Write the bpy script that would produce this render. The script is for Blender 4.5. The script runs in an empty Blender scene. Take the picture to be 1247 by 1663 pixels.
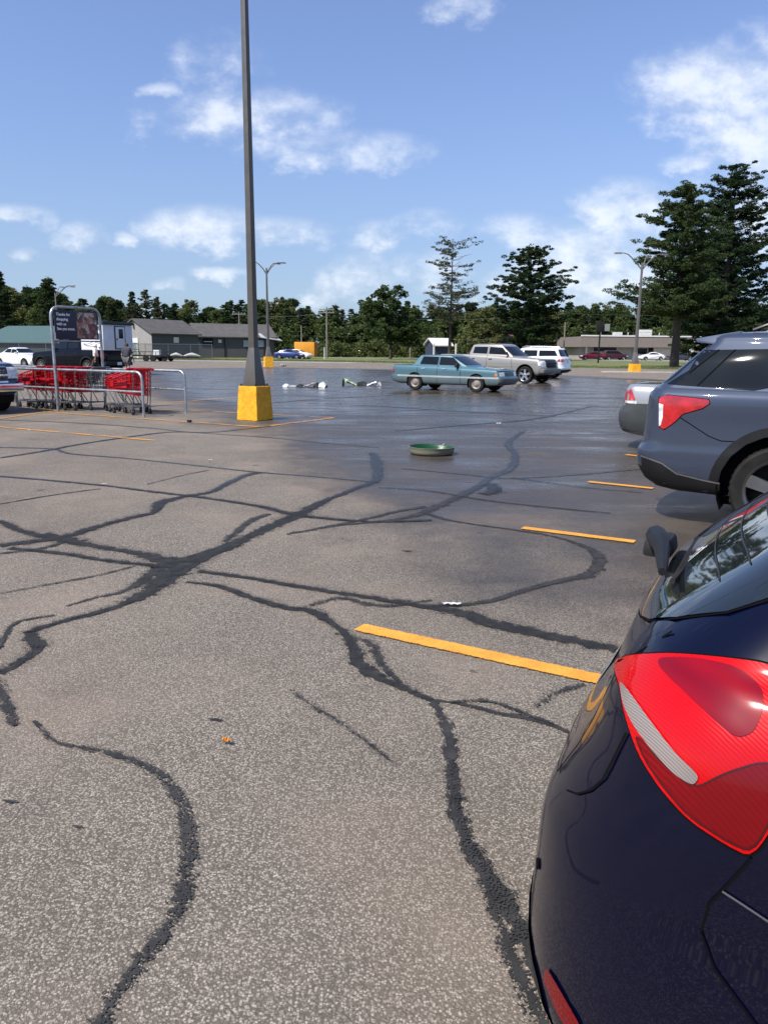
import bpy, bmesh, math, random
import numpy as np
from mathutils import Vector, Matrix
from mathutils.bvhtree import BVHTree
from mathutils.geometry import barycentric_transform, tessellate_polygon
R = math.radians
sc = bpy.context.scene
COL = sc.collection
random.seed(7)

# ---------------------------------------------------------------- camera
PITCH = 11.952
cam = bpy.data.cameras.new('camera')
cam.sensor_fit = 'VERTICAL'; cam.sensor_height = 36.0; cam.lens = 36.0 * 1249 / 1663
cam.clip_start = 0.05; cam.clip_end = 5000
camo = bpy.data.objects.new('camera', cam); COL.objects.link(camo)
camo.matrix_world = Matrix.Translation((0, 0, 1.55)) @ Matrix.Rotation(R(90 - PITCH), 4, 'X') @ Matrix.Rotation(R(0.5), 4, 'Z')
sc.camera = camo
CR = camo.matrix_world.to_3x3()

def ray(px, py):                       # direction from the standpoint for a pixel of the 1247x1663 photo
    return CR @ Vector(((px - 623.5) / 1249, -(py - 831.5) / 1249, -1))
def at(px, py, Y):                     # the point at depth Y metres seen there
    d = ray(px, py); return Vector((0, 0, 1.55)) + d * (Y / d.y)
def gnd(px, py, z=0.0):
    d = ray(px, py); return Vector((0, 0, 1.55)) + d * ((z - 1.55) / d.z)

# ---------------------------------------------------------------- light
SUN_AZ = math.atan2(-0.65, -0.76); SUN_EL = R(52)
sv = Vector((math.cos(SUN_AZ) * math.cos(SUN_EL), math.sin(SUN_AZ) * math.cos(SUN_EL), math.sin(SUN_EL)))
sl = bpy.data.lights.new('sun', 'SUN'); sl.energy = 4.8; sl.angle = R(0.55); sl.color = (1, 0.945, 0.87)
so = bpy.data.objects.new('sun', sl); COL.objects.link(so); so.rotation_euler = sv.to_track_quat('Z', 'Y').to_euler(); so.location = (-20, -20, 40)
sc.view_settings.view_transform = 'Standard'; sc.view_settings.look = 'None'
sc.view_settings.exposure = 0.42; sc.view_settings.gamma = 1.0; sc.view_settings.use_curve_mapping = False
sc.cycles.use_denoising = True; sc.cycles.max_bounces = 6; sc.cycles.caustics_reflective = False; sc.cycles.caustics_refractive = False; sc.cycles.transparent_max_bounces = 12

CRACKS = [
 ([(-1.845, 3.464), (-1.802, 3.677), (-1.825, 3.835), (-1.954, 4.012), (-1.873, 4.16), (-1.722, 4.32), (-1.597, 4.491), (-1.504, 4.802), (-1.48, 5.153), (-1.405, 5.558), (-1.246, 5.91), (-1.067, 6.442), (-0.849, 7.074), (-0.618, 7.833), (-0.326, 8.567), (-0.097, 9.208), (-0.102, 10.425), (-0.182, 11.7)], [0.07, 0.08, 0.1, 0.09, 0.06, 0.07, 0.09, 0.17, 0.26, 0.22, 0.17, 0.15, 0.2, 0.12, 0.1, 0.14, 0.16, 0.12], 0.95),
 ([(-1.921, 4.46), (-1.828, 4.604), (-1.66, 4.798), (-1.6, 5.272), (-1.57, 5.604)], [0.05, 0.08, 0.13, 0.22, 0.2], 0.55),
 ([(-3.472, 6.783), (-3.059, 6.368), (-2.69, 6.163), (-2.324, 5.932), (-1.972, 5.753), (-1.674, 5.532), (-1.49, 5.387)], [0.08, 0.11, 0.22, 0.13, 0.12, 0.2, 0.22], 0.85),
 ([(-3.042, 5.906), (-2.815, 6.054), (-2.641, 6.229), (-2.501, 6.623), (-2.337, 6.959), (-2.197, 7.241), (-2.266, 7.694), (-2.125, 8.001), (-1.897, 8.3), (-1.814, 8.9), (-1.736, 9.35), (-1.587, 9.697)], [0.16, 0.15, 0.18, 0.12, 0.12, 0.1, 0.18, 0.1, 0.11, 0.12, 0.12, 0.2], 0.9),
 ([(-2.925, 5.814), (-2.466, 5.682), (-2.044, 5.486), (-1.716, 5.38), (-1.495, 5.323)], [0.08, 0.08, 0.08, 0.09, 0.1], 0.85),
 ([(-1.306, 5.235), (-0.954, 5.095), (-0.619, 4.921), (-0.301, 4.771), (-0.087, 4.676), (0.057, 4.595), (0.264, 4.506), (0.467, 4.41), (0.581, 4.252), (0.819, 4.098), (1.043, 3.964), (1.234, 3.836)], [0.07, 0.07, 0.08, 0.08, 0.09, 0.1, 0.12, 0.14, 0.16, 0.15, 0.13, 0.12], 0.9),
 ([(-1.326, 4.97), (-1.079, 4.881), (-0.813, 4.632), (-0.582, 4.461), (-0.427, 4.409), (-0.263, 4.15), (-0.163, 3.873), (-0.122, 3.635), (-0.073, 3.538), (0.032, 3.411), (0.134, 3.306), (0.22, 3.218)], [0.03, 0.06, 0.08, 0.08, 0.09, 0.06, 0.07, 0.1, 0.11, 0.07, 0.05, 0.045], 0.95),
 ([(0.22, 3.218), (0.268, 2.976), (0.267, 2.682), (0.259, 2.387), (0.273, 2.198), (0.317, 2.044), (0.356, 1.909), (0.389, 1.779), (0.4, 1.673)], [0.06, 0.085, 0.09, 0.1, 0.085, 0.085, 0.09, 0.08, 0.07], 0.6),
 ([(0.268, 2.704), (0.259, 2.387), (0.273, 2.198), (0.317, 2.044), (0.356, 1.909), (0.389, 1.779)], [0.02, 0.035, 0.045, 0.06, 0.075, 0.06], 1.0),
 ([(0.309, 1.966), (0.334, 1.776), (0.358, 1.634), (0.384, 1.493), (0.392, 1.4)], [0.05, 0.08, 0.09, 0.09, 0.09], 0.5),
 ([(0.22, 3.218), (0.353, 3.184), (0.496, 3.104), (0.636, 3.049), (0.728, 2.985), (0.806, 2.892), (0.872, 2.808)], [0.02, 0.05, 0.055, 0.055, 0.05, 0.04, 0.04], 0.75),
 ([(-4.654, 9.193), (-3.993, 8.96), (-3.189, 8.623), (-2.524, 8.269), (-1.996, 8.007), (-1.481, 7.697), (-1.134, 7.433), (-0.859, 7.156), (-0.436, 6.957), (-0.019, 6.869), (0.438, 6.965)], [0.08, 0.07, 0.07, 0.08, 0.09, 0.09, 0.11, 0.12, 0.09, 0.08, 0.08], 0.85),
 ([(-0.829, 6.361), (-0.42, 6.703), (-0.131, 6.84), (0.182, 7.035), (0.412, 7.351), (0.831, 8.21), (1.095, 8.797), (1.343, 9.469), (1.689, 10.196), (1.971, 11.56), (2.101, 13.046), (2.725, 15.109)], [0.1, 0.11, 0.12, 0.13, 0.19, 0.22, 0.2, 0.18, 0.22, 0.18, 0.2, 0.15], 0.52),
 ([(1.082, 8.294), (1.237, 8.488), (1.261, 8.972)], [0.14, 0.2, 0.16], 0.95),
 ([(-0.56, 6.601), (-0.135, 7.022), (0.123, 7.339), (0.424, 7.592)], [0.08, 0.08, 0.1, 0.12], 0.8),
 ([(0.408, 7.265), (0.604, 6.972), (0.855, 6.778), (1.119, 6.618), (1.428, 6.378), (1.638, 5.991), (1.623, 5.587), (1.442, 5.227), (1.143, 5.028), (0.875, 4.804), (0.687, 4.636), (0.48, 4.547), (0.295, 4.507)], [0.1, 0.08, 0.07, 0.07, 0.06, 0.1, 0.16, 0.15, 0.1, 0.09, 0.09, 0.09, 0.07], 0.65),
 ([(-5.421, 10.759), (-5.156, 11.44), (-4.927, 12.368), (-4.49, 13.468), (-3.979, 14.327), (-3.19, 14.393), (-2.311, 15.649)], [0.08, 0.1, 0.1, 0.09, 0.12, 0.1, 0.08], 0.85),
 ([(-5.979, 11.898), (-5.136, 11.805), (-4.635, 11.267), (-3.728, 10.865), (-2.722, 10.327), (-1.618, 9.696), (-0.789, 9.354), (-0.058, 8.99)], [0.1, 0.09, 0.09, 0.08, 0.08, 0.08, 0.06, 0.06], 0.8),
 ([(-8.218, 16.466), (-6.379, 15.937), (-4.652, 15.07), (-3.641, 14.355), (-2.163, 13.649), (-1.083, 12.9), (-0.083, 12.309)], [0.09, 0.08, 0.08, 0.09, 0.07, 0.06, 0.06], 0.8),
 ([(-3.838, 7.529), (-3.506, 8.042), (-3.154, 8.428)], [0.05, 0.05, 0.04], 0.7),
 ([(-2.73, 8.728), (-2.485, 9.404), (-2.272, 9.811)], [0.03, 0.04, 0.04], 0.6),
 ([(-1.297, 6.088), (-1.215, 6.873), (-1.096, 7.174)], [0.1, 0.16, 0.12], 0.55),
 ([(-1.469, 2.988), (-1.342, 2.844), (-1.231, 2.782), (-1.109, 2.75), (-0.925, 2.662), (-0.816, 2.577), (-0.703, 2.421), (-0.624, 2.211), (-0.579, 2.033), (-0.574, 1.849), (-0.613, 1.708), (-0.648, 1.584), (-0.661, 1.482), (-0.665, 1.42)], [0.03, 0.05, 0.045, 0.06, 0.075, 0.085, 0.09, 0.1, 0.1, 0.1, 0.09, 0.09, 0.09, 0.08], 0.38),
 ([(-0.432, 3.321), (-0.307, 3.147), (-0.19, 3.012), (-0.07, 2.846), (0.047, 2.678)], [0.05, 0.06, 0.06, 0.06, 0.05], 0.1),
 ([(-0.443, 4.499), (-0.282, 4.658), (-0.008, 4.511), (0.302, 4.638)], [0.08, 0.12, 0.12, 0.06], 0.35),
 ([(-0.062, 8.659), (0.471, 8.489), (1.043, 7.975), (1.474, 7.7), (2.207, 7.34)], [0.05, 0.05, 0.05, 0.05, 0.05], 0.8),
 ([(0.228, 10.112), (0.973, 9.69), (1.56, 9.387), (2.58, 9.778), (3.443, 10.242)], [0.06, 0.06, 0.06, 0.06, 0.06], 0.75),
 ([(-2.444, 4.686), (-2.217, 4.889), (-1.97, 5.109), (-1.778, 5.378)], [0.03, 0.06, 0.06, 0.04], 0.35),
 ([(-1.996, 3.771), (-2.069, 3.991), (-2.093, 4.185), (-1.926, 4.294)], [0.05, 0.06, 0.05, 0.04], 0.5),
 ([(-0.262, 4.034), (-0.072, 3.902), (-0.011, 3.653), (0.084, 3.399)], [0.05, 0.1, 0.1, 0.05], 0.35),
 ([(0.68, 3.154), (0.81, 3.313), (0.961, 3.403)], [0.06, 0.09, 0.06], 0.35),
 ([(-2.916, 5.649), (-2.695, 5.784), (-2.56, 6.043)], [0.05, 0.1, 0.12], 0.5),
 ([(1.575, 9.434), (2.326, 8.777), (2.875, 8.491)], [0.06, 0.06, 0.06], 0.6),
 ([(-1.886, 3.427), (-1.717, 3.231), (-1.526, 2.944)], [0.1, 0.12, 0.08], 0.4),
 ([(-2.224, 22.378), (-0.085, 21.413), (1.823, 19.902), (4.09, 18.648)], [0.12, 0.12, 0.12, 0.1], 0.8),
 ([(-5.464, 23.311), (-3.618, 22.201), (-2.033, 24.367), (0.314, 26.691)], [0.12, 0.12, 0.15, 0.1], 0.8),
 ([(0.183, 14.896), (1.759, 16.277), (3.504, 17.919), (5.893, 22.13)], [0.12, 0.12, 0.15, 0.1], 0.7),
 ([(-0.739, 3.013), (-0.702, 3.008), (-0.669, 3.003)], [0.01, 0.022, 0.01], 0.7),
 ([(-1.311, 2.4), (-1.284, 2.397), (-1.258, 2.397)], [0.01, 0.024, 0.01], 0.75),
 ([(-1.018, 2.26), (-0.998, 2.257), (-0.98, 2.258)], [0.01, 0.018, 0.01], 0.7),
 ([(0.14, 5.843), (0.179, 5.826), (0.227, 5.828)], [0.02, 0.03, 0.02], 0.7),
 ([(0.427, 3.541), (0.444, 3.534), (0.462, 3.534)], [0.01, 0.016, 0.01], 0.7),
 ([(0.301, 3.189), (0.469, 3.211), (0.615, 3.094), (0.728, 2.996)], [0.04, 0.05, 0.06, 0.03], 0.5),
]
LINES = [([(-0.136, 4.134), (1.085, 3.426)], 0.125), ([(1.232, 6.67), (2.077, 6.187)], 0.11), ([(2.461, 9.163), (3.096, 8.735)], 0.11), ([(3.681, 11.671), (4.056, 11.29)], 0.11), ([(-8.511, 15.54), (-3.876, 12.958)], 0.11), ([(-8.229, 18.605), (-2.458, 15.384)], 0.11), ([(-2.494, 15.381), (-1.164, 17.617)], 0.11), ([(-11.549, 21.197), (-4.958, 19.153)], 0.09), ([(-4.856, 19.36), (-1.192, 17.615)], 0.09), ([(-6.963, 20.589), (-4.654, 24.942)], 0.09), ([(-8.153, 18.43), (-7.668, 20.283)], 0.09), ([(-8.412, 15.356), (-8.153, 18.43)], 0.09), ([(-0.375, 18.898), (1.981, 21.661)], 0.1), ([(0.56, 23.544), (2.195, 21.223)], 0.1), ([(11.94, 59.57), (17.096, 56.434)], 0.25), ([(16.111, 56.887), (19.039, 56.264)], 0.35), ([(4.488, 24.059), (7.571, 28.539)], 0.1), ([(-0.329, 27.334), (1.534, 25.826)], 0.1)]
WET1 = [(-17.195, 55.177), (-8.823, 63.84), (0.698, 61.22), (9.542, 51.611), (16.051, 42.847), (17.111, 34.81), (8.418, 15.586), (3.322, 6.47), (2.597, 6.627), (2.133, 6.903), (1.65, 7.288), (1.164, 6.865), (0.737, 6.556), (0.405, 6.407), (-0.019, 6.819), (-0.568, 8.326), (-1.225, 9.819), (-1.84, 12.759), (-2.311, 15.649), (-4.632, 20.422), (-7.794, 26.194)]
WET2 = [(-3.719, 15.781), (-2.173, 14.699), (-0.876, 8.699), (-0.123, 6.455), (0.081, 5.749), (0.26, 4.576), (0.573, 4.304), (1.25, 3.888), (2.207, 3.825), (8.418, 15.586), (3.402, 24.501), (-6.001, 23.239)]
CLOUDS = [(-0.204, 0.324, 0.044, 0.033, 0.45), (-0.169, 0.271, 0.111, 0.03, 0.7), (-0.051, 0.234, 0.097, 0.021, 0.7), (-0.267, 0.299, 0.026, 0.01, 0.7), (-0.226, 0.144, 0.065, 0.024, 1.0), (-0.15, 0.141, 0.076, 0.016, 0.75), (-0.453, 0.157, 0.034, 0.012, 0.8), (-0.379, 0.132, 0.034, 0.017, 0.75), (-0.318, 0.131, 0.017, 0.009, 0.75), (-0.457, 0.111, 0.018, 0.007, 0.75), (-0.209, 0.09, 0.035, 0.009, 1), (-0.275, 0.077, 0.022, 0.008, 1), (-0.013, 0.135, 0.034, 0.018, 0.65), (0.047, 0.154, 0.038, 0.014, 0.5), (-0.028, 0.084, 0.038, 0.033, 0.7), (-0.078, 0.073, 0.017, 0.022, 0.8), (0.389, 0.302, 0.095, 0.046, 1), (0.451, 0.269, 0.081, 0.087, 1), (0.289, 0.17, 0.06, 0.032, 1.1), (0.255, 0.105, 0.099, 0.047, 1), (0.162, 0.14, 0.046, 0.022, 0.7), (0.056, 0.096, 0.046, 0.022, 0.55), (0.086, 0.392, 0.039, 0.015, 0.55), (0.382, 0.224, 0.045, 0.01, 0.7), (0.455, 0.172, 0.053, 0.049, 1), (0.149, 0.082, 0.035, 0.021, 0.85)]


class NT:
    """tiny helper for node trees"""
    def __init__(s, tree): s.t = tree; s.n = tree.nodes; s.l = tree.links
    def add(s, typ, **kw):
        n = s.n.new(typ)
        ins = kw.pop('ins', {})
        for k, v in kw.items(): setattr(n, k, v)
        for k, v in ins.items():
            sock = n.inputs[k]
            if hasattr(v, 'bl_idname') or hasattr(v, 'is_output'): s.l.new(v, sock)
            else: sock.default_value = v
        return n
    def m(s, op, a, b=None, c=None, clamp=False):
        n = s.n.new('ShaderNodeMath'); n.operation = op; n.use_clamp = clamp
        for i, v in enumerate((a, b, c)):
            if v is None: continue
            if hasattr(v, 'is_output'): s.l.new(v, n.inputs[i])
            else: n.inputs[i].default_value = v
        return n.outputs[0]
    def ss(s, v, lo, hi, to0=0.0, to1=1.0):
        n = s.n.new('ShaderNodeMapRange'); n.interpolation_type = 'SMOOTHSTEP'
        for k, x in (('Value', v), ('From Min', lo), ('From Max', hi), ('To Min', to0), ('To Max', to1)):
            if hasattr(x, 'is_output'): s.l.new(x, n.inputs[k])
            else: n.inputs[k].default_value = x
        return n.outputs[0]
    def mix(s, f, a, b, blend='MIX'):
        n = s.n.new('ShaderNodeMix'); n.data_type = 'RGBA'; n.blend_type = blend
        for k, v in ((0, f), (6, a), (7, b)):
            if hasattr(v, 'is_output'): s.l.new(v, n.inputs[k])
            else: n.inputs[k].default_value = v if k == 0 else (*v, 1)[:4]
        return n.outputs[2]
    def noise(s, vec, scale, detail=3, rough=0.5):
        n = s.n.new('ShaderNodeTexNoise'); n.inputs['Scale'].default_value = scale
        n.inputs['Detail'].default_value = detail; n.inputs['Roughness'].default_value = rough
        if vec is not None: s.l.new(vec, n.inputs['Vector'])
        return n.outputs['Fac']

# ---------------------------------------------------------------- sky with clouds (all by direction)
w = bpy.data.worlds.new('World'); sc.world = w; w.use_nodes = True
T = NT(w.node_tree); T.n.clear()
sky = T.add('ShaderNodeTexSky', sky_type='NISHITA', sun_disc=False, sun_elevation=SUN_EL, sun_rotation=math.pi / 2 - SUN_AZ,
            air_density=1.1, dust_density=0.7, ozone_density=2.6, altitude=100)
hsv = T.add('ShaderNodeHueSaturation', ins={'Hue': 0.512, 'Saturation': 0.96, 'Value': 1.06, 'Color': sky.outputs[0]})
tc = T.add('ShaderNodeTexCoord')
sep = T.add('ShaderNodeSeparateXYZ', ins={0: tc.outputs['Generated']})
ay = T.m('MAXIMUM', T.m('ABSOLUTE', sep.outputs[1]), 0.08)
gx = T.m('DIVIDE', sep.outputs[0], ay); gz = T.m('DIVIDE', sep.outputs[2], ay)
cmb = T.add('ShaderNodeCombineXYZ', ins={0: gx, 1: T.m('MULTIPLY', gz, 1.45), 2: 0.0})
n1 = T.noise(cmb.outputs[0], 9.0, 9, 0.62)
n2 = T.noise(cmb.outputs[0], 21.0, 7, 0.58)
cov = None
wx = T.m('ADD', gx, T.m('MULTIPLY', T.m('SUBTRACT', n1, 0.5), 0.10))
wz = T.m('ADD', gz, T.m('MULTIPLY', T.m('SUBTRACT', n2, 0.5), 0.035))
for cx, cz, rx, rz, am in CLOUDS:
    a = T.m('DIVIDE', T.m('SUBTRACT', wx, cx), rx * 1.28); b = T.m('DIVIDE', T.m('SUBTRACT', wz, cz), rz * 1.3)
    e = T.m('MULTIPLY', T.m('SUBTRACT', 1.0, T.m('ADD', T.m('MULTIPLY', a, a), T.m('MULTIPLY', b, b))), am)
    cov = e if cov is None else T.m('SMOOTH_MAX', cov, e, 0.1)
# clouds outside the part in view, so that reflections have a sky too
high = T.ss(T.m('ADD', n1, T.m('MULTIPLY', n2, 0.25)), 0.66, 0.86)
high = T.m('MULTIPLY', high, T.ss(gz, 0.5, 0.62))
den = T.m('MULTIPLY', T.ss(T.m('ADD', cov, T.m('MULTIPLY', T.m('SUBTRACT', n2, 0.5), 1.9)), -0.15, 1.2), T.ss(gz, -0.01, 0.06))
den = T.m('MULTIPLY', den, T.ss(n1, 0.30, 0.56, 0.35, 1.0))
grade = T.mix(T.ss(gz, -0.05, 0.42), (0.50, 0.60, 0.82), (0.88, 0.96, 1.08))
skycol = T.mix(1.0, hsv.outputs[0], grade, 'MULTIPLY')
skycol = T.mix(T.ss(gz, 0.0, 0.35, 0.45, 0.0), skycol, (3.0, 3.9, 5.3))
lit = T.mix(T.ss(T.m('ADD', n2, T.m('MULTIPLY', cov, 0.12)), 0.38, 0.72), (4.1, 4.8, 5.9), (6.9, 7.2, 7.7))
full = T.mix(T.m('MULTIPLY', T.m('MAXIMUM', den, T.m('MULTIPLY', high, 0.6)), 0.74), skycol, lit)
bg = T.add('ShaderNodeBackground', ins={0: full, 1: 0.115})
ow = T.add('ShaderNodeOutputWorld', ins={0: bg.outputs[0]})

# ---------------------------------------------------------------- materials
MATS = {}
def mat(name, col=(0.5, 0.5, 0.5), rough=0.6, metal=0.0, coat=0.0, var=0.12, scale=3.0, bump=0.0, bscale=60.0, spec=0.5, emit=None, coords='Object', trans=0.0):
    if name in MATS: return MATS[name]
    m = bpy.data.materials.new(name); m.use_nodes = True; t = NT(m.node_tree)
    b = t.n['Principled BSDF']
    tcx = t.add('ShaderNodeTexCoord').outputs[coords]
    nz = t.noise(tcx, scale, 5, 0.6)
    c0 = tuple(max(0, x * (1 - var)) for x in col); c1 = tuple(min(1, x * (1 + var)) for x in col)
    t.l.new(t.mix(t.ss(nz, 0.3, 0.7), c0, c1), b.inputs['Base Color'])
    if rough > 0.12: t.l.new(t.ss(t.noise(tcx, scale * 4, 4), 0.3, 0.7, rough * 0.88, min(1, rough * 1.12)), b.inputs['Roughness'])
    else: b.inputs['Roughness'].default_value = rough
    b.inputs['Metallic'].default_value = metal; b.inputs['Coat Weight'].default_value = coat; b.inputs['Coat Roughness'].default_value = 0.03
    b.inputs['Specular IOR Level'].default_value = spec
    if trans: b.inputs['Transmission Weight'].default_value = trans
    if bump:
        bm_ = t.add('ShaderNodeBump', ins={'Strength': bump, 'Distance': 0.01, 'Height': t.noise(tcx, bscale, 4)})
        t.l.new(bm_.outputs[0], b.inputs['Normal'])
    MATS[name] = m; return m

def paint(name, col, rough=0.28, metal=0.35, dirt=0.0, dcol=(0.18, 0.16, 0.14), coat=1.0):
    """car paint with a clear coat, fine flake and road film that thins out upward"""
    if name in MATS: return MATS[name]
    m = bpy.data.materials.new(name); m.use_nodes = True; t = NT(m.node_tree); b = t.n['Principled BSDF']
    tcx = t.add('ShaderNodeTexCoord').outputs['Object']
    fl = t.noise(tcx, 900, 2)
    base = t.mix(fl, tuple(x * 0.85 for x in col), tuple(min(1, x * 1.15) for x in col))
    z = t.add('ShaderNodeSeparateXYZ', ins={0: tcx}).outputs[2]
    n = t.noise(tcx, 5, 6, 0.7)
    f = t.m('MULTIPLY', t.ss(t.m('SUBTRACT', t.m('MULTIPLY', n, 1.1), z), -0.25, 0.45), dirt)
    t.l.new(t.mix(f, base, dcol), b.inputs['Base Color'])
    b.inputs['Metallic'].default_value = metal
    t.l.new(t.m('ADD', rough, t.m('MULTIPLY', f, 0.5)), b.inputs['Roughness'])
    b.inputs['Specular IOR Level'].default_value = 0.5 if max(col) > 0.15 else 0.08
    t.l.new(t.m('MULTIPLY', t.m('SUBTRACT', 1.0, f), coat), b.inputs['Coat Weight']); b.inputs['Coat Roughness'].default_value = 0.02
    MATS[name] = m; return m

BLACK = mat('black plastic', (0.012, 0.012, 0.013), 0.5, spec=0.28, bump=0.15, bscale=400)
RUBBER = mat('tyre rubber', (0.018, 0.017, 0.016), 0.8, spec=0.2, var=0.3, scale=9)
GLASS = mat('dark car glass', (0.006, 0.009, 0.012), 0.03, spec=0.25, coat=0.0, var=0.25, scale=1.5)
UNDER = mat('underbody black', (0.006, 0.006, 0.006), 0.9)
CHROME = mat('chrome', (0.75, 0.75, 0.76), 0.12, metal=1.0)
ALLOY = mat('wheel alloy', (0.45, 0.45, 0.46), 0.3, metal=0.9)
REDL = mat('red lamp lens', (0.42, 0.008, 0.012), 0.12, coat=1.0, var=0.35, scale=8)
WHL = mat('clear lamp lens', (0.62, 0.63, 0.62), 0.12, coat=1.0, var=0.3, scale=14)
PLATE = mat('number plate', (0.62, 0.66, 0.72), 0.4, scale=30)
GALV = mat('galvanised steel', (0.36, 0.37, 0.38), 0.42, metal=0.75, var=0.25, scale=7)

# ---------------------------------------------------------------- mesh helpers
def tag(o, label=None, cat=None, group=None, kind=None):
    for k, v in (('label', label), ('category', cat), ('group', group), ('kind', kind)):
        if v: o[k] = v
    return o
def empty(name, loc=(0, 0, 0), rz=0.0):
    o = bpy.data.objects.new(name, None); COL.objects.link(o); o.location = loc; o.rotation_euler = (0, 0, rz); o.empty_display_size = 0.2
    return o
def smooth_bm(bm, ang=35):
    for f in bm.faces: f.smooth = True
    c = R(ang)
    for e in bm.edges:
        e.smooth = not (len(e.link_faces) == 2 and e.calc_face_angle(0) > c)
def link_bm(bm, name, material, parent=None, smooth=35):
    if smooth: smooth_bm(bm, smooth)
    me = bpy.data.meshes.new(name); bm.to_mesh(me); bm.free()
    for x in (material if isinstance(material, (list, tuple)) else [material]): me.materials.append(x)
    o = bpy.data.objects.new(name, me); COL.objects.link(o)
    if parent is not None: o.parent = parent
    return o
class MB:
    """collects shapes; build() links them as ONE mesh object"""
    def __init__(s): s.v = []; s.f = []; s.uv = None
    def raw(s, v, f):
        k = len(s.v); s.v += [tuple(x) for x in v]; s.f += [tuple(i + k for i in x) for x in f]; return s
    def box(s, c, d, rz=0.0, taper=1.0, M=None):
        x, y, z = (q / 2 for q in d); P = []
        for k, t in ((-z, 1), (z, taper)):
            for a, b in ((-x, -y), (x, -y), (x, y), (-x, y)): P.append(Vector((a * t, b * t, k)))
        rm = Matrix.Rotation(rz, 3, 'Z') if M is None else M
        return s.raw([rm @ p + Vector(c) for p in P], [(3, 2, 1, 0), (4, 5, 6, 7), (0, 1, 5, 4), (1, 2, 6, 5), (2, 3, 7, 6), (3, 0, 4, 7)])
    def rod(s, a, b, r, r2=None, n=8, cap=True):
        a = Vector(a); b = Vector(b); r2 = r if r2 is None else r2
        d = (b - a).normalized(); u = d.orthogonal().normalized(); v = d.cross(u)
        P = [c + (u * math.cos(i * 2 * math.pi / n) + v * math.sin(i * 2 * math.pi / n)) * q for c, q in ((a, r), (b, r2)) for i in range(n)]
        F = [(i, (i + 1) % n, n + (i + 1) % n, n + i) for i in range(n)]
        if cap: F += [tuple(range(n - 1, -1, -1)), tuple(range(n, 2 * n))]
        return s.raw(P, F)
    def tube(s, pts, r, n=8):
        pts = [Vector(p) for p in pts]; P = []; u = None
        rr = r if isinstance(r, (list, tuple)) else [r] * len(pts)
        for i, p in enumerate(pts):
            d = (pts[min(i + 1, len(pts) - 1)] - pts[max(i - 1, 0)]).normalized()
            u = (d.orthogonal() if u is None else (u - d * u.dot(d))).normalized(); v = d.cross(u)
            P += [p + (u * math.cos(k * 2 * math.pi / n) + v * math.sin(k * 2 * math.pi / n)) * rr[i] for k in range(n)]
        F = [(i * n + k, i * n + (k + 1) % n, (i + 1) * n + (k + 1) % n, (i + 1) * n + k) for i in range(len(pts) - 1) for k in range(n)]
        F += [tuple(range(n - 1, -1, -1)), tuple(range((len(pts) - 1) * n, len(pts) * n))]
        return s.raw(P, F)
    def lathe(s, prof, c=(0, 0, 0), n=24, axis='Z'):
        P = []
        for r, h in prof:
            for i in range(n):
                a = i * 2 * math.pi / n; q = (r * math.cos(a), r * math.sin(a), h)
                if axis == 'Y': q = (q[0], q[2], q[1])
                P.append(Vector(q) + Vector(c))
        m = len(prof)
        F = [(i * n + k, i * n + (k + 1) % n, (i + 1) * n + (k + 1) % n, (i + 1) * n + k) for i in range(m - 1) for k in range(n)]
        return s.raw(P, F)
    def prism(s, poly, z0, z1, M=None):
        """poly in xy extruded z0..z1, optional matrix"""
        n = len(poly); M = M or Matrix.Identity(4)
        P = [M @ Vector((x, y, z)) for z in (z0, z1) for x, y in poly]
        return s.raw(P, [tuple(range(n - 1, -1, -1)), tuple(range(n, 2 * n))] + [(i, (i + 1) % n, n + (i + 1) % n, n + i) for i in range(n)])
    def build(s, name, material, parent=None, smooth=35, bevel=0.0):
        me = bpy.data.meshes.new(name); me.from_pydata(s.v, [], s.f)
        bm = bmesh.new(); bm.from_mesh(me); bpy.data.meshes.remove(me)
        bmesh.ops.recalc_face_normals(bm, faces=bm.faces)
        if bevel:
            es = [e for e in bm.edges if len(e.link_faces) == 2 and e.calc_face_angle(0) > 0.5]
            bmesh.ops.bevel(bm, geom=es, offset=bevel, segments=2, affect='EDGES', profile=0.6)
        return link_bm(bm, name, material, parent, smooth)
def copy_tree(o, parent=None):
    c = o.copy(); COL.objects.link(c); c.parent = parent
    for ch in o.children: copy_tree(ch, c)
    return c
def text_mesh(name, txt, size, material, parent, M, spacing=1.0, bold=0.0):
    cu = bpy.data.curves.new(name, 'FONT'); cu.body = txt; cu.size = size; cu.extrude = 0.003; cu.offset = bold; cu.space_line = spacing
    t = bpy.data.objects.new(name, cu); COL.objects.link(t)
    bpy.context.view_layer.update()
    me = bpy.data.meshes.new_from_object(t.evaluated_get(bpy.context.evaluated_depsgraph_get()))
    bpy.data.objects.remove(t); me.transform(M); me.materials.clear(); me.materials.append(material)
    o = bpy.data.objects.new(name, me); COL.objects.link(o); o.parent = parent; return o

HD = R(-29.5); DV = Vector((math.cos(HD), math.sin(HD), 0)); NV = Vector((-math.sin(HD), math.cos(HD), 0))
def lot(d, n, z=0.0): return DV * d + NV * n + Vector((0, 0, z))     # stall-aligned coordinates of the lot

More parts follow.
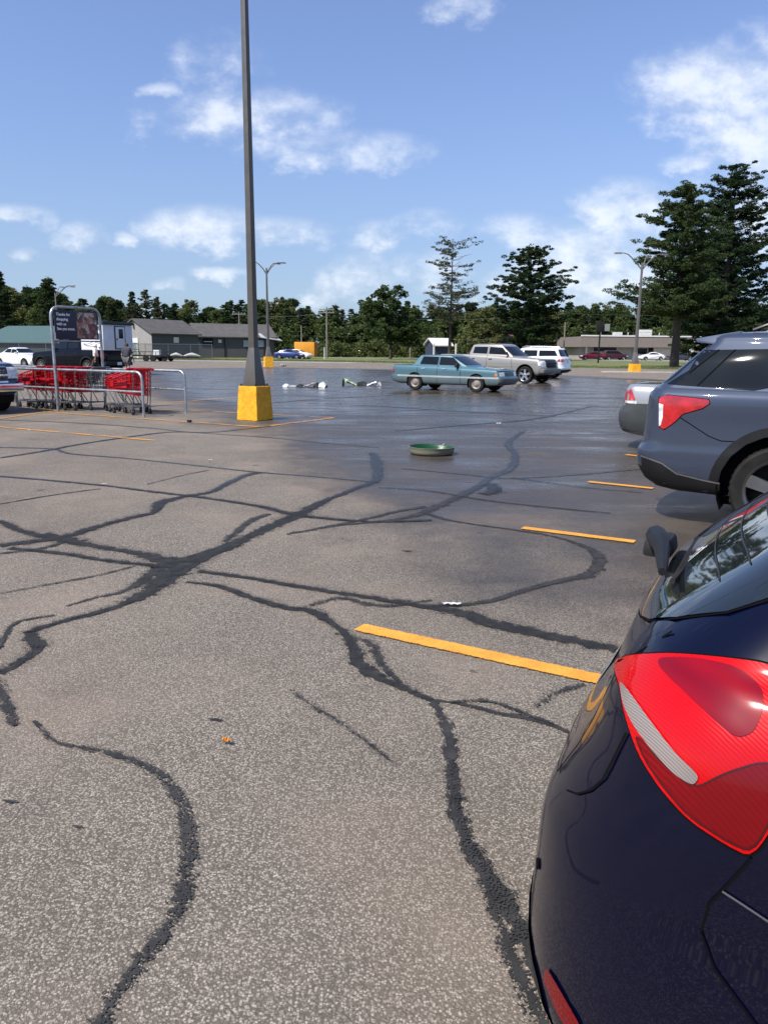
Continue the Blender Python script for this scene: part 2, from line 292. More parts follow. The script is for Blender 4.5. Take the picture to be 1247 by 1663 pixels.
# ---------------------------------------------------------------- ground
def asphalt_mat():
    m = bpy.data.materials.new('weathered asphalt'); m.use_nodes = True; t = NT(m.node_tree); b = t.n['Principled BSDF']
    P = t.add('ShaderNodeTexCoord').outputs['Object']
    wetA = t.add('ShaderNodeAttribute', attribute_name='wet').outputs['Fac']
    vor = t.add('ShaderNodeTexVoronoi', ins={'Scale': 135.0, 'Vector': P, 'Randomness': 1.0})
    vb = t.add('ShaderNodeTexVoronoi', ins={'Scale': 260.0, 'Vector': P})
    cr = t.add('ShaderNodeSeparateColor', ins={0: vor.outputs['Color']}).outputs[0]
    cr2 = t.add('ShaderNodeSeparateColor', ins={0: vb.outputs['Color']}).outputs[0]
    nbig = t.noise(P, 0.35, 6, 0.6); nmid = t.noise(P, 2.3, 5, 0.6)
    stone = t.mix(t.ss(cr, 0.15, 0.95), (0.145, 0.131, 0.113), (0.47, 0.428, 0.374))
    stone = t.mix(t.ss(cr2, 0.45, 0.75, 0.0, 0.6), stone, (0.26, 0.225, 0.19))
    gap = t.m('MAXIMUM', t.ss(vor.outputs['Distance'], 0.42, 0.66), t.ss(vb.outputs['Distance'], 0.46, 0.75, 0, 0.7))
    dry = t.mix(t.m('MULTIPLY', gap, 0.85), stone, (0.075, 0.066, 0.057))
    tone = t.m('ADD', t.m('MULTIPLY', nbig, 0.7), t.m('MULTIPLY', nmid, 0.3))
    dry = t.mix(t.ss(tone, 0.40, 0.66, 0.0, 0.34), dry, (0.10, 0.085, 0.072))
    warm = t.noise(P, 0.8, 4)
    dry = t.mix(t.ss(warm, 0.42, 0.75, 0.0, 0.45), dry, (0.27, 0.215, 0.175))
    # oil drips and small stains
    sp = t.add('ShaderNodeTexVoronoi', ins={'Scale': 0.9, 'Vector': P})
    dw = t.m('ADD', sp.outputs['Distance'], t.m('MULTIPLY', t.m('SUBTRACT', t.noise(P, 22, 3), 0.5), 0.05))
    dry = t.mix(t.ss(dw, 0.015, 0.05, 0.75, 0.0), dry, (0.02, 0.019, 0.018))
    dry = t.mix(1.0, dry, (1.06, 1.035, 0.985), 'MULTIPLY')
    smu = t.noise(P, 1.1, 8, 0.7); dry = t.mix(t.ss(smu, 0.52, 0.78, 0.0, 0.40), dry, (0.055, 0.048, 0.042))
    # wetness
    mp = t.add('ShaderNodeMapping', ins={'Vector': P, 'Rotation': (0, 0, R(29.5)), 'Scale': (0.25, 1.0, 1.0)}); streak = t.noise(mp.outputs[0], 1.3, 7, 0.65)
    nw = t.noise(P, 0.55, 7, 0.62); nw2 = t.noise(P, 2.6, 5, 0.6)
    wv = t.m('ADD', wetA, t.m('MULTIPLY', t.m('SUBTRACT', t.m('ADD', t.m('MULTIPLY', nw, 0.7), t.m('MULTIPLY', nw2, 0.3)), 0.5), 1.5))
    wet = t.m('MULTIPLY', t.ss(wv, 0.15, 0.85), t.ss(wetA, 0.0, 0.15))
    dark = t.mix(1.0, dry, (0.33, 0.305, 0.285), 'MULTIPLY')
    col = t.mix(wet, dry, dark)
    t.l.new(col, b.inputs['Base Color'])
    pud = t.m('MULTIPLY', t.ss(t.m('ADD', wv, t.m('MULTIPLY', t.m('SUBTRACT', streak, 0.5), 2.6)), 0.65, 1.35), t.ss(wetA, 0.55, 0.85))
    rough = t.m('SUBTRACT', t.m('SUBTRACT', 0.86, t.m('MULTIPLY', wet, 0.46)), t.m('MULTIPLY', pud, 0.26))
    t.l.new(t.m('MAXIMUM', rough, 0.10), b.inputs['Roughness'])
    t.l.new(t.m('ADD', 0.20, t.m('MULTIPLY', wet, 0.30)), b.inputs['Specular IOR Level'])
    cam_d = t.add('ShaderNodeBump', ins={'Strength': 0.6, 'Distance': 0.004, 'Height': t.m('MULTIPLY', t.m('SUBTRACT', 1.0, gap), t.m('SUBTRACT', 1.0, t.m('MULTIPLY', pud, 0.9)))})
    t.l.new(cam_d.outputs[0], b.inputs['Normal'])
    return m
ASPH = asphalt_mat()

def sheet(name, poly, z, material, label=None):
    bm = bmesh.new(); bm.faces.new([bm.verts.new((x, y, z)) for x, y in poly])
    bmesh.ops.recalc_face_normals(bm, faces=bm.faces)
    for f in bm.faces:
        if f.normal.z < 0: f.normal_flip()
    o = link_bm(bm, name, material, None, 0); tag(o, label, kind='structure'); return o

def poly_sd(px, py, poly):
    """signed distance to a polygon (positive inside)"""
    P = np.array(poly); d = np.full(px.shape, 1e9); ins = np.zeros(px.shape, bool)
    for i in range(len(P)):
        a = P[i]; b = P[(i + 1) % len(P)]; e = b - a; L2 = e @ e
        t_ = np.clip(((px - a[0]) * e[0] + (py - a[1]) * e[1]) / L2, 0, 1)
        d = np.minimum(d, np.hypot(px - a[0] - t_ * e[0], py - a[1] - t_ * e[1]))
        c = (a[1] > py) != (b[1] > py)
        with np.errstate(divide='ignore', invalid='ignore'):
            xs = a[0] + (py - a[1]) * e[0] / (e[1] if e[1] != 0 else 1e-9)
        ins ^= c & (px < xs)
    return np.where(ins, d, -d)
def ground():
    g = mat('field grass', (0.105, 0.115, 0.040), 0.95, var=0.30, scale=0.25, bump=0.3, bscale=8)
    sheet('ground', [(-2500, -600), (2500, -600), (2500, 3500), (-2500, 3500)], -0.03, g)
    edge = [(-200, 118), (-60, 106), (-29, 99.5), (-13.5, 97), (-2, 93), (15.7, 74), (26, 69.8), (34, 68), (120, 60), (120, -60), (-200, -60)]
    # rectangular fine part carries the wetness, a coarse frame around it
    xs = np.linspace(-30, 32, 249); ys = np.linspace(-2, 66, 273)
    X, Y = np.meshgrid(xs, ys, indexing='ij')
    sd1 = poly_sd(X, Y, WET1); sd2 = poly_sd(X, Y, WET2)
    s1 = np.clip(sd1 / (0.35 + 0.045 * Y) * 0.5 + 0.5, 0, 1); s2 = np.clip(sd2 / (0.6 + 0.05 * Y) * 0.5 + 0.5, 0, 1)
    wet = np.maximum(0.84 * s1, 0.68 * s2)
    far = np.clip((Y - 12) / 10, 0, 1); wet = wet + 0.30 * s1 * far
    nx, ny = X.shape
    V = np.stack([X.ravel(), Y.ravel(), np.zeros(X.size)], 1)
    I = np.arange(nx * ny).reshape(nx, ny)
    F = np.stack([I[:-1, :-1], I[1:, :-1], I[1:, 1:], I[:-1, 1:]], -1).reshape(-1, 4)
    V = V.tolist(); F = F.tolist(); W = wet.ravel().tolist()
    k = len(V)
    bx = [(-30, -2), (32, -2), (32, 66), (-30, 66)]
    out = [(-200, -60), (120, -60), (120, 60), (-200, 118)]
    V += [(x, y, 0) for x, y in edge]; W += [0] * len(edge)
    cor = [int(I[0, 0]), int(I[-1, 0]), int(I[-1, -1]), int(I[0, -1])]
    E = lambda i: k + i
    F += [[E(10), E(9), cor[1], cor[0]], [E(9), E(8), cor[2], cor[1]], [E(8), E(7), E(6), E(5), cor[2]], [E(5), E(4), E(3), E(2), cor[3], cor[2]], [E(2), E(1), E(0), cor[3]], [E(0), E(10), cor[0], cor[3]]]
    me = bpy.data.meshes.new('parking_lot'); me.from_pydata(V, [], F)
    at_ = me.attributes.new('wet', 'FLOAT', 'POINT'); at_.data.foreach_set('value', W)
    me.materials.append(ASPH); o = bpy.data.objects.new('parking_lot', me); COL.objects.link(o); tag(o, kind='structure')
    bmx = bmesh.new(); bmx.from_mesh(me); bmesh.ops.recalc_face_normals(bmx, faces=bmx.faces)
    if sum(f.normal.z for f in bmx.faces) < 0: bmesh.ops.reverse_faces(bmx, faces=bmx.faces)
    bmx.to_mesh(me); bmx.free()
ground()

def ribbon_mesh(name, items, material, z0, dz, wob=0.0):
    V = []; F = []; UV = []; D = []; S = []
    for idx, (pts, ws, dens) in enumerate(items):
        P = np.array(pts, float); W_ = np.array(ws if isinstance(ws, (list, tuple)) else [ws] * len(P), float)
        # catmull-rom refine
        Q = []; QW = []
        for i in range(len(P) - 1):
            p0 = P[max(i - 1, 0)]; p1 = P[i]; p2 = P[i + 1]; p3 = P[min(i + 2, len(P) - 1)]
            n = max(2, int(np.hypot(*(p2 - p1)) / 0.08)) if wob else 1
            n = min(n, 40)
            for j in range(n):
                t_ = j / n
                q = 0.5 * (2 * p1 + (p2 - p0) * t_ + (2 * p0 - 5 * p1 + 4 * p2 - p3) * t_ ** 2 + (3 * p1 - p0 - 3 * p2 + p3) * t_ ** 3) if wob else p1 + (p2 - p1) * t_
                Q.append(q); QW.append(W_[i] + (W_[i + 1] - W_[i]) * t_)
        Q.append(P[-1]); QW.append(W_[-1]); Q = np.array(Q)
        Tn = np.gradient(Q, axis=0); Tn /= np.maximum(np.linalg.norm(Tn, axis=1, keepdims=True), 1e-6)
        N = np.stack([-Tn[:, 1], Tn[:, 0]], 1); k = len(V); z = z0 + idx * dz; L = 0
        for i, (q, nn, ww) in enumerate(zip(Q, N, QW)):
            if i: L += np.hypot(*(Q[i] - Q[i - 1]))
            for sgn in (-1, 1):
                e = q + nn * ww * sgn * (0.86 if wob else 0.5)
                V.append((e[0], e[1], z)); UV.append((sgn, L)); D.append(dens)
        F += [(k + 2 * i, k + 2 * i + 1, k + 2 * i + 3, k + 2 * i + 2) for i in range(len(Q) - 1)]
    me = bpy.data.meshes.new(name); me.from_pydata(V, [], F)
    uvl = me.uv_layers.new(name='UVMap')
    for lp in me.loops: uvl.data[lp.index].uv = UV[lp.vertex_index]
    a = me.attributes.new('dens', 'FLOAT', 'POINT'); a.data.foreach_set('value', D)
    bmx = bmesh.new(); bmx.from_mesh(me)
    for f in bmx.faces:
        if f.normal.z < 0: f.normal_flip()
    bmx.to_mesh(me); bmx.free()
    me.materials.append(material); o = bpy.data.objects.new(name, me); COL.objects.link(o); tag(o, kind='structure'); return o

def sealer_mat():
    m = bpy.data.materials.new('crack sealer bitumen'); m.use_nodes = True; t = NT(m.node_tree); b = t.n['Principled BSDF']; out = t.n['Material Output']
    tcn = t.add('ShaderNodeTexCoord'); P = tcn.outputs['Object']; U = t.add('ShaderNodeSeparateXYZ', ins={0: tcn.outputs['UV']})
    dens = t.add('ShaderNodeAttribute', attribute_name='dens').outputs['Fac']
    au = t.m('ABSOLUTE', U.outputs[0])
    cu = t.add('ShaderNodeCombineXYZ', ins={0: t.m('MULTIPLY', U.outputs[0], 3.2), 1: t.m('MULTIPLY', U.outputs[1], 1.6), 2: dens}).outputs[0]
    n1 = t.m('ADD', t.m('MULTIPLY', t.noise(P, 7, 6, 0.65), 0.45), t.m('MULTIPLY', t.noise(cu, 1.5, 6, 0.7), 0.55)); n2 = t.noise(P, 15, 5, 0.7)
    vor = t.add('ShaderNodeTexVoronoi', ins={'Scale': 135.0, 'Vector': P}).outputs['Distance']
    cover = t.m('SUBTRACT', t.m('ADD', t.m('MULTIPLY', dens, 1.25), 0.03), t.m('MULTIPLY', t.m('POWER', au, 1.3), 2.2))
    cover = t.m('ADD', cover, t.m('MULTIPLY', t.m('SUBTRACT', n1, 0.52), t.m('ADD', 0.9, t.m('MULTIPLY', dens, 2.4))))
    cover = t.m('ADD', cover, t.m('MULTIPLY', t.m('SUBTRACT', n2, 0.5), 2.2))
    cover = t.m('ADD', cover, t.m('MULTIPLY', t.m('SUBTRACT', vor, 0.40), t.m('SUBTRACT', 2.2, t.m('MULTIPLY', dens, 2.0))))
    edge = t.ss(au, 0.86, 1.0, 1.0, 0.0)
    alpha = t.m('MULTIPLY', t.ss(cover, 0.30, 0.46), edge)
    c = t.mix(t.ss(t.noise(P, 12, 5), 0.3, 0.75), (0.017, 0.0165, 0.016), (0.038, 0.036, 0.034))
    t.l.new(c, b.inputs['Base Color']); b.inputs['Specular IOR Level'].default_value = 0.4
    wr = t.add('ShaderNodeSeparateXYZ', ins={0: P})
    tr = t.add('ShaderNodeBsdfTransparent'); mx = t.add('ShaderNodeMixShader', ins={0: alpha, 1: tr.outputs[0], 2: b.outputs[0]})
    t.l.new(t.ss(wr.outputs[1], 6.5, 9.5, 0.72, 0.35), b.inputs['Roughness'])
    t.l.new(mx.outputs[0], out.inputs['Surface'])
    return m
def line_mat():
    m = bpy.data.materials.new('yellow road paint'); m.use_nodes = True; t = NT(m.node_tree); b = t.n['Principled BSDF']; out = t.n['Material Output']
    tcn = t.add('ShaderNodeTexCoord'); P = tcn.outputs['Object']; U = t.add('ShaderNodeSeparateXYZ', ins={0: tcn.outputs['UV']})
    au = t.m('ABSOLUTE', U.outputs[0])
    wear = t.add('ShaderNodeAttribute', attribute_name='dens').outputs['Fac']
    n1 = t.noise(P, 26, 5, 0.6); n2 = t.noise(P, 120, 3, 0.6); vor = t.add('ShaderNodeTexVoronoi', ins={'Scale': 105.0, 'Vector': P}).outputs['Distance']
    cv = t.m('SUBTRACT', 1.06, t.m('MULTIPLY', t.m('POWER', au, 5.0), 0.75))
    cv = t.m('ADD', cv, t.m('MULTIPLY', t.m('SUBTRACT', n1, 0.5), 1.1)); cv = t.m('ADD', cv, t.m('MULTIPLY', t.m('SUBTRACT', n2, 0.5), 1.9))
    cv = t.m('SUBTRACT', cv, t.m('MULTIPLY', wear, t.ss(t.noise(P, 3.0, 6), 0.35, 0.7, 0.35, 1.0)))
    al = t.ss(cv, 0.36, 0.5)
    c = t.mix(t.ss(t.noise(P, 5, 5), 0.35, 0.7), (0.62, 0.27, 0.028), (0.78, 0.36, 0.04))
    t.l.new(t.mix(t.ss(vor, 0.45, 0.7, 0.0, 0.35), c, (0.30, 0.12, 0.02)), b.inputs['Base Color']); b.inputs['Roughness'].default_value = 0.6
    tr = t.add('ShaderNodeBsdfTransparent'); mx = t.add('ShaderNodeMixShader', ins={0: al, 1: tr.outputs[0], 2: b.outputs[0]}); t.l.new(mx.outputs[0], out.inputs['Surface'])
    return m
ribbon_mesh('crack_sealant', CRACKS + [(p, [w_ * 2.3 for w_ in ws], .13) for p, ws, dn in CRACKS if dn >= .84], sealer_mat(), 0.0030, 0.00015, wob=1)
ribbon_mesh('parking_lines', [(p, wd, (0.12 if i < 4 else 0.75)) for i, (p, wd) in enumerate(LINES) if i not in (12, 13, 16, 17)], line_mat(), 0.0090, 0.0002)

# ================================================================ vehicles
def cr1(p0, p1, p2, p3, t): return 0.5 * (2 * p1 + (p2 - p0) * t + (2 * p0 - 5 * p1 + 4 * p2 - p3) * t ** 2 + (3 * p1 - p0 - 3 * p2 + p3) * t ** 3)
def outline(r, kc, ks, ke):
    """r = x0,z0,x1,z1,w0,wm,w1,r0,r1,b0,b1 -> closed ring, right side (y<0) first"""
    x0, z0, x1, z1, w0, wm, w1, r0, r1, b0, b1 = r
    r0 = min(r0, w0 * 0.95); r1 = min(r1, w1 * 0.95); P = []
    q0 = r0 * 0.8; q1 = r1 * 0.8
    for i in range(ke):                                    # rear edge from the centre to the corner
        y = -(w0 - r0) * i / ke; P.append((x0 + b0 * (y / w0) ** 2, y))
    yb = w0 - r0; xb = x0 + b0 * (yb / w0) ** 2
    for i in range(kc):
        a = i / kc * math.pi / 2; P.append((xb + q0 * (1 - math.cos(a)), -(yb + r0 * math.sin(a))))
    xs0 = xb + q0; yf = w1 - r1; xf = x1 - b1 * (yf / w1) ** 2; xs1 = xf - q1
    for i in range(ks + 1):
        t = i / ks; x = xs0 + (xs1 - xs0) * t
        y = w0 * (1 - t) ** 2 + 2 * (2 * wm - 0.5 * (w0 + w1)) * t * (1 - t) + w1 * t * t
        P.append((x, -y))
    for i in range(1, kc + 1):
        a = i / kc * math.pi / 2; P.append((xs1 + q1 * math.sin(a), -(yf + r1 * math.cos(a))))
    for i in range(1, ke + 1):
        y = -yf * (1 - i / ke); P.append((x1 - b1 * (y / w1) ** 2, y))
    n = len(P)
    full = P + [(x, -y) for x, y in reversed(P[1:-1])]
    L = x1 - x0
    return [(x, y, z0 + (z1 - z0) * min(1, max(0, (x - x0) / L))) for x, y in full]
def body_mesh(rows, sub=4, kc=6, ks=22, ke=4):
    rows = [np.array(r, float) for r in rows]; Q = []
    for i in range(len(rows) - 1):
        p1, p2 = rows[i], rows[i + 1]
        if np.allclose(p1, p2): continue
        p0 = rows[max(i - 1, 0)]; p3 = rows[min(i + 2, len(rows) - 1)]
        for j in range(sub): Q.append(cr1(p0, p1, p2, p3, j / sub))
    Q.append(rows[-1])
    bm = bmesh.new(); rings = [[bm.verts.new(p) for p in outline(q, kc, ks, ke)] for q in Q]
    n = len(rings[0])
    for a, b in zip(rings, rings[1:]):
        for i in range(n): bm.faces.new((a[i], a[(i + 1) % n], b[(i + 1) % n], b[i]))
    bm.faces.new(list(reversed(rings[0])))
    # domed top: fill by strips between right and left halves
    top = rings[-1]; h = n // 2
    for i in range(0, h):
        a, b = top[i], top[i + 1]; c, d = top[(n - i - 1) % n], top[(n - i) % n]
        vs = []
        for v in (a, b, c, d):
            if v not in vs: vs.append(v)
        if len(vs) >= 3: bm.faces.new(vs)
    bmesh.ops.recalc_face_normals(bm, faces=bm.faces)
    return bm
class Skin:
    """ray target that also knows smooth normals"""
    def __init__(s, bm):
        b = bm.copy(); bmesh.ops.triangulate(b, faces=b.faces); b.normal_update(); b.verts.ensure_lookup_table(); b.faces.ensure_lookup_table()
        s.v = [v.co.copy() for v in b.verts]; s.n = [v.normal.copy() for v in b.verts]; s.f = [[v.index for v in f.verts] for f in b.faces]
        s.fn = [f.normal.copy() for f in b.faces]
        b.free(); s.t = BVHTree.FromPolygons(s.v, s.f)
    def hit(s, o, d):
        loc, nor, idx, dist = s.t.ray_cast(o, d)
        if loc is None:
            return None
        a, b, c = s.f[idx]
        n = barycentric_transform(loc, s.v[a], s.v[b], s.v[c], s.n[a], s.n[b], s.n[c]).normalized()
        return loc, n
PROJ = {'R': ((1, 0, 0), (0, 0, 1), (0, 1, 0)), 'L': ((1, 0, 0), (0, 0, 1), (0, -1, 0)), 'B': ((0, 1, 0), (0, 0, 1), (1, 0, 0)),
        'F': ((0, 1, 0), (0, 0, 1), (-1, 0, 0)), 'T': ((1, 0, 0), (0, 1, 0), (0, 0, -1))}
def rounded(poly, r, n=3):
    out = []; P = [Vector(p) for p in poly]; m = len(P)
    for i in range(m):
        a, b, c = P[i - 1], P[i], P[(i + 1) % m]
        u = (a - b); v = (c - b); k = min(r, u.length * 0.45, v.length * 0.45)
        p0 = b + u.normalized() * k; p1 = b + v.normalized() * k
        for j in range(n + 1):
            t = j / n; out.append(tuple(p0 * (1 - t) ** 2 + b * 2 * t * (1 - t) + p1 * t * t))
    return out
def panel(skin, name, material, proj, poly, parent, eps=0.004, step=0.07, rad=0.0, thick=0.0):
    """a part cut to an outline and laid on the body surface"""
    if isinstance(proj, str): U, V, D = (Vector(q) for q in PROJ[proj])
    else:
        D = Vector(proj).normalized(); U = D.cross(Vector((0, 0, 1))).normalized(); V = U.cross(D).normalized()
        poly = [((Vector(p)).dot(U), (Vector(p)).dot(V)) for p in poly]
    if rad: poly = rounded(poly, rad)
    bm = bmesh.new(); vs = [bm.verts.new((a, b, 0)) for a, b in poly]
    for tri in tessellate_polygon([[Vector((a, b, 0)) for a, b in poly]]):
        try: bm.faces.new([vs[i] for i in tri])
        except ValueError: pass
    for ax in (0, 1):
        lo = min(p[ax] for p in poly); hi = max(p[ax] for p in poly); n = int((hi - lo) / step)
        for i in range(1, n + 1):
            c = [0, 0, 0]; c[ax] = lo + i * (hi - lo) / (n + 1); nn = [0, 0, 0]; nn[ax] = 1
            bmesh.ops.bisect_plane(bm, geom=bm.verts[:] + bm.edges[:] + bm.faces[:], plane_co=c, plane_no=nn, dist=1e-5)
    bmesh.ops.remove_doubles(bm, verts=bm.verts, dist=1e-4)
    ns = []
    for v in bm.verts:
        o = U * v.co.x + V * v.co.y - D * 9
        h = skin.hit(o, D)
        if h is None:
            # fall back to the closest surface point
            loc, nor, idx, dist = skin.t.find_nearest(o + D * 9); h = (loc, nor)
            best = None
            for k in range(60):
                q = U * v.co.x + V * v.co.y + D * (-3 + k * 0.1)
                l2, n2, i2, d2 = skin.t.find_nearest(q)
                if best is None or d2 < best[0]: best = (d2, l2, n2)
            h = (best[1], best[2])
        ns.append((h[1], h[0]))
    for v, (n, p) in zip(bm.verts, ns): v.co = p + n * eps
    for f in bm.faces:
        f.smooth = True
    bm.normal_update()
    for f in list(bm.faces):
        if f.normal.dot(ns[f.verts[0].index][0] if f.verts[0].index < len(ns) else f.normal) < 0: f.normal_flip()
    bm.verts.index_update()
    if thick:
        g = bmesh.ops.extrude_face_region(bm, geom=bm.faces[:])
        tv = [x for x in g['geom'] if isinstance(x, bmesh.types.BMVert)]
        # originals stay as the outer skin lifted out; the copies remain on the body
        k = len(ns); bm.verts.ensure_lookup_table()
        for i, v in enumerate(bm.verts[:k]): pass
        for v in tv:
            j = min(range(k), key=lambda q: (bm.verts[q].co - v.co).length_squared)
            v.co = v.co + ns[j][0] * thick
        bmesh.ops.recalc_face_normals(bm, faces=bm.faces)
        return link_bm(bm, name, material, parent, 40)
    me = bpy.data.meshes.new(name); bm.to_mesh(me); bm.free(); me.materials.append(material)
    me.normals_split_custom_set_from_vertices([tuple(n) for n, p in ns])
    o = bpy.data.objects.new(name, me); COL.objects.link(o); o.parent = parent; return o
def strip(a, b, wd):
    a = Vector(a); b = Vector(b); d = (b - a).normalized(); n = Vector((-d.y, d.x)) * wd / 2
    return [tuple(a + n), tuple(a - n), tuple(b - n), tuple(b + n)]
def seams(skin, name, material, proj, lines, wd, parent, eps=0.003):
    """thin grooves or trims along polylines as ONE mesh laid on the body"""
    U, V, D = (Vector(q) for q in PROJ[proj]) if isinstance(proj, str) else (None, None, None)
    if U is None:
        D = Vector(proj).normalized(); U = D.cross(Vector((0, 0, 1))).normalized(); V = U.cross(D).normalized()
        lines = [[(Vector(p).dot(U), Vector(p).dot(V)) for p in l] for l in lines]
    if len(lines) > 1 and name.endswith('_gap'):
        for l in lines: PRJ = seams(skin, name, material, proj, [l] if isinstance(proj, str) else [[U * a + V * b for a, b in l]], wd, parent, eps)
        return PRJ
    mb = MB()
    for l in lines:
        P = [Vector(p) for p in l]; Q = []
        for a, b in zip(P, P[1:]):
            n = max(1, int((b - a).length / 0.05)); Q += [a + (b - a) * i / n for i in range(n)]
        Q.append(P[-1]); vs = []
        for i, p in enumerate(Q):
            t = (Q[min(i + 1, len(Q) - 1)] - Q[max(i - 1, 0)]).normalized(); nn = Vector((-t.y, t.x)) * wd / 2
            for q in (p + nn, p - nn):
                h = skin.hit(U * q.x + V * q.y - D * 9, D)
                vs.append(h[0] + h[1] * eps if h else None)
        ok = [v is not None for v in vs]
        vv = [v if v is not None else Vector((0, 0, 0.3)) for v in vs]
        mb.raw(vv, [(2 * i, 2 * i + 1, 2 * i + 3, 2 * i + 2) for i in range(len(Q) - 1) if all(ok[2 * i:2 * i + 4])])
    bm = bmesh.new(); me = bpy.data.meshes.new('t'); me.from_pydata(mb.v, [], mb.f); bm.from_mesh(me); bpy.data.meshes.remove(me)
    bmesh.ops.delete(bm, geom=[v for v in bm.verts if not v.link_faces], context='VERTS')
    for f in bm.faces: f.smooth = True
    if isinstance(proj, str) or True:
        for f in bm.faces:
            if f.normal.dot(D) > 0: f.normal_flip()
    me = bpy.data.meshes.new(name); bm.to_mesh(me); bm.free(); me.materials.append(material)
    o = bpy.data.objects.new(name, me); COL.objects.link(o); o.parent = parent; return o

def cut_wheels(body, arches, halfw):
    """open round wheel arches in the skin and line them with black wells"""
    body.data.materials.append(UNDER)
    bm = bmesh.new(); bm.from_mesh(body.data); N = 20
    for xw, zw, rr in arches:
        for s in (-1, 1):
            near = lambda f, m: abs(f.calc_center_median().x - xw) < rr + m and f.calc_center_median().z < zw + rr + m and f.calc_center_median().y * s > halfw - 0.42
            for i in range(N):
                a = (i + .5) * 2 * math.pi / N
                if math.sin(a) < -0.5: continue
                fs = [f for f in bm.faces if near(f, 0.12)]
                g = set(fs)
                for f in fs: g.update(f.edges); g.update(f.verts)
                bmesh.ops.bisect_plane(bm, geom=list(g), dist=1e-5, plane_co=(xw + rr * math.cos(a), 0, zw + rr * math.sin(a)), plane_no=(math.cos(a), 0, math.sin(a)))
            dele = []
            for f in bm.faces:
                c = f.calc_center_median()
                if c.y * s > halfw - 0.42 and c.z < zw + rr and all((c.x - xw) * math.cos((i + .5) * 2 * math.pi / N) + (c.z - zw) * math.sin((i + .5) * 2 * math.pi / N) < rr + 1e-4 for i in range(N) if math.sin((i + .5) * 2 * math.pi / N) >= -0.5):
                    dele.append(f)
            bmesh.ops.delete(bm, geom=dele, context='FACES')
            # the well
            r2 = rr * 1.03; y0 = s * (halfw - 0.40); y1 = s * (halfw - 0.035); ring = []
            angs = [R(-25 + k * 230 / 18) for k in range(19)]
            for y in (y0, y1): ring.append([bm.verts.new((xw + r2 * math.cos(a), y, zw + r2 * math.sin(a))) for a in angs])
            for k in range(18):
                f = bm.faces.new((ring[0][k], ring[0][k + 1], ring[1][k + 1], ring[1][k])); f.material_index = 1
            f = bm.faces.new(ring[0]); f.material_index = 1
    smooth_bm(bm, 32); bm.to_mesh(body.data); bm.free()

WH = {}
def wheel(parent, x, y, r, wd, style='spoke5', rim=ALLOY, side=1):
    key = (round(r, 3), wd, style, rim.name, side)
    if key not in WH:
        t = MB(); h = wd / 2; ri = r * (0.70 if style != 'steel' else 0.62)
        t.lathe([(ri, -h * 0.9), (r * 0.93, -h), (r * 0.985, -h * 0.82), (r, -h * 0.5), (r, h * 0.5), (r * 0.985, h * 0.82), (r * 0.93, h), (ri, h * 0.9), (ri * 0.97, 0.2 * h), (ri * 0.97, -0.2 * h), (ri, -h * 0.9)], n=36, axis='Y')
        for k in range(44):
            a = k * math.pi * 2 / 44
            t.box((r * 0.999 * math.cos(a), 0, r * 0.999 * math.sin(a)), (0.008, wd * 0.8, r * 0.07), M=Matrix.Rotation(-a, 3, 'Y'))
        tm = t.build('wheel', RUBBER, None, 30).data
        m = MB(); o = -side * h
        face = lambda rr, dy: (rr, o * dy)
        if style == 'steel':
            m.lathe([face(ri * 1.02, 0.9), face(ri * 0.9, 0.6), face(ri * 0.72, 0.35), face(ri * 0.5, 0.75), face(ri * 0.34, 0.8), face(ri * 0.3, 0.95), face(0.001, 1.0)], n=28, axis='Y')
            for k in range(10):
                a = k * math.pi * 2 / 10; m.rod((ri * .62 * math.cos(a), o * 0.45, ri * .62 * math.sin(a)), (ri * .62 * math.cos(a), o * 0.62, ri * .62 * math.sin(a)), ri * 0.06, n=6)
        else:
            m.lathe([face(ri * 1.03, 0.92), face(ri * 0.98, 0.86), face(ri * 0.93, 0.7), face(ri * 0.93, -0.1)], n=32, axis='Y')
            m.lathe([face(ri * 0.24, 0.55), face(ri * 0.22, 0.8), face(ri * 0.16, 0.86), face(0.001, 0.87)], n=20, axis='Y')
            ns = {'spoke5': 5, 'spoke6': 6, 'spoke10': 10}[style]
            for k in range(ns):
                a = k * math.pi * 2 / ns + 0.3; wv = 0.14 if ns < 8 else 0.075
                c, s_ = math.cos(a), math.sin(a); tx, tz = -s_, c
                P = []
                for rr, ww, dy in ((ri * 0.2, wv * ri * 1.2, 0.78), (ri * 0.96, wv * ri * (1.5 if ns < 8 else 1), 0.8)):
                    for sg, dd in ((-1, dy), (1, dy), (1, dy - 0.35), (-1, dy - 0.35)): P.append((rr * c + tx * ww * sg, o * dd, rr * s_ + tz * ww * sg))
                m.raw(P, [(0, 1, 5, 4), (1, 2, 6, 5), (2, 3, 7, 6), (3, 0, 4, 7), (0, 3, 2, 1), (4, 5, 6, 7)])
        rm = m.build('rim', rim, None, 30).data
        b = MB(); b.lathe([(ri * 0.92, 0), (0.001, 0)], c=(0, o * -0.1, 0), n=20, axis='Y')
        bk = b.build('brake', UNDER, None).data
        for ob in [q for q in COL.objects if q.data in (tm, rm, bk)]: bpy.data.objects.remove(ob)
        WH[key] = (tm, rm, bk)
    tm, rm, bk = WH[key]
    w_ = bpy.data.objects.new('wheel', tm); COL.objects.link(w_); w_.parent = parent; w_.location = (x, y, r)
    r_ = bpy.data.objects.new('rim', rm); COL.objects.link(r_); r_.parent = w_
    b_ = bpy.data.objects.new('brake_disc', bk); COL.objects.link(b_); b_.parent = w_
    return w_
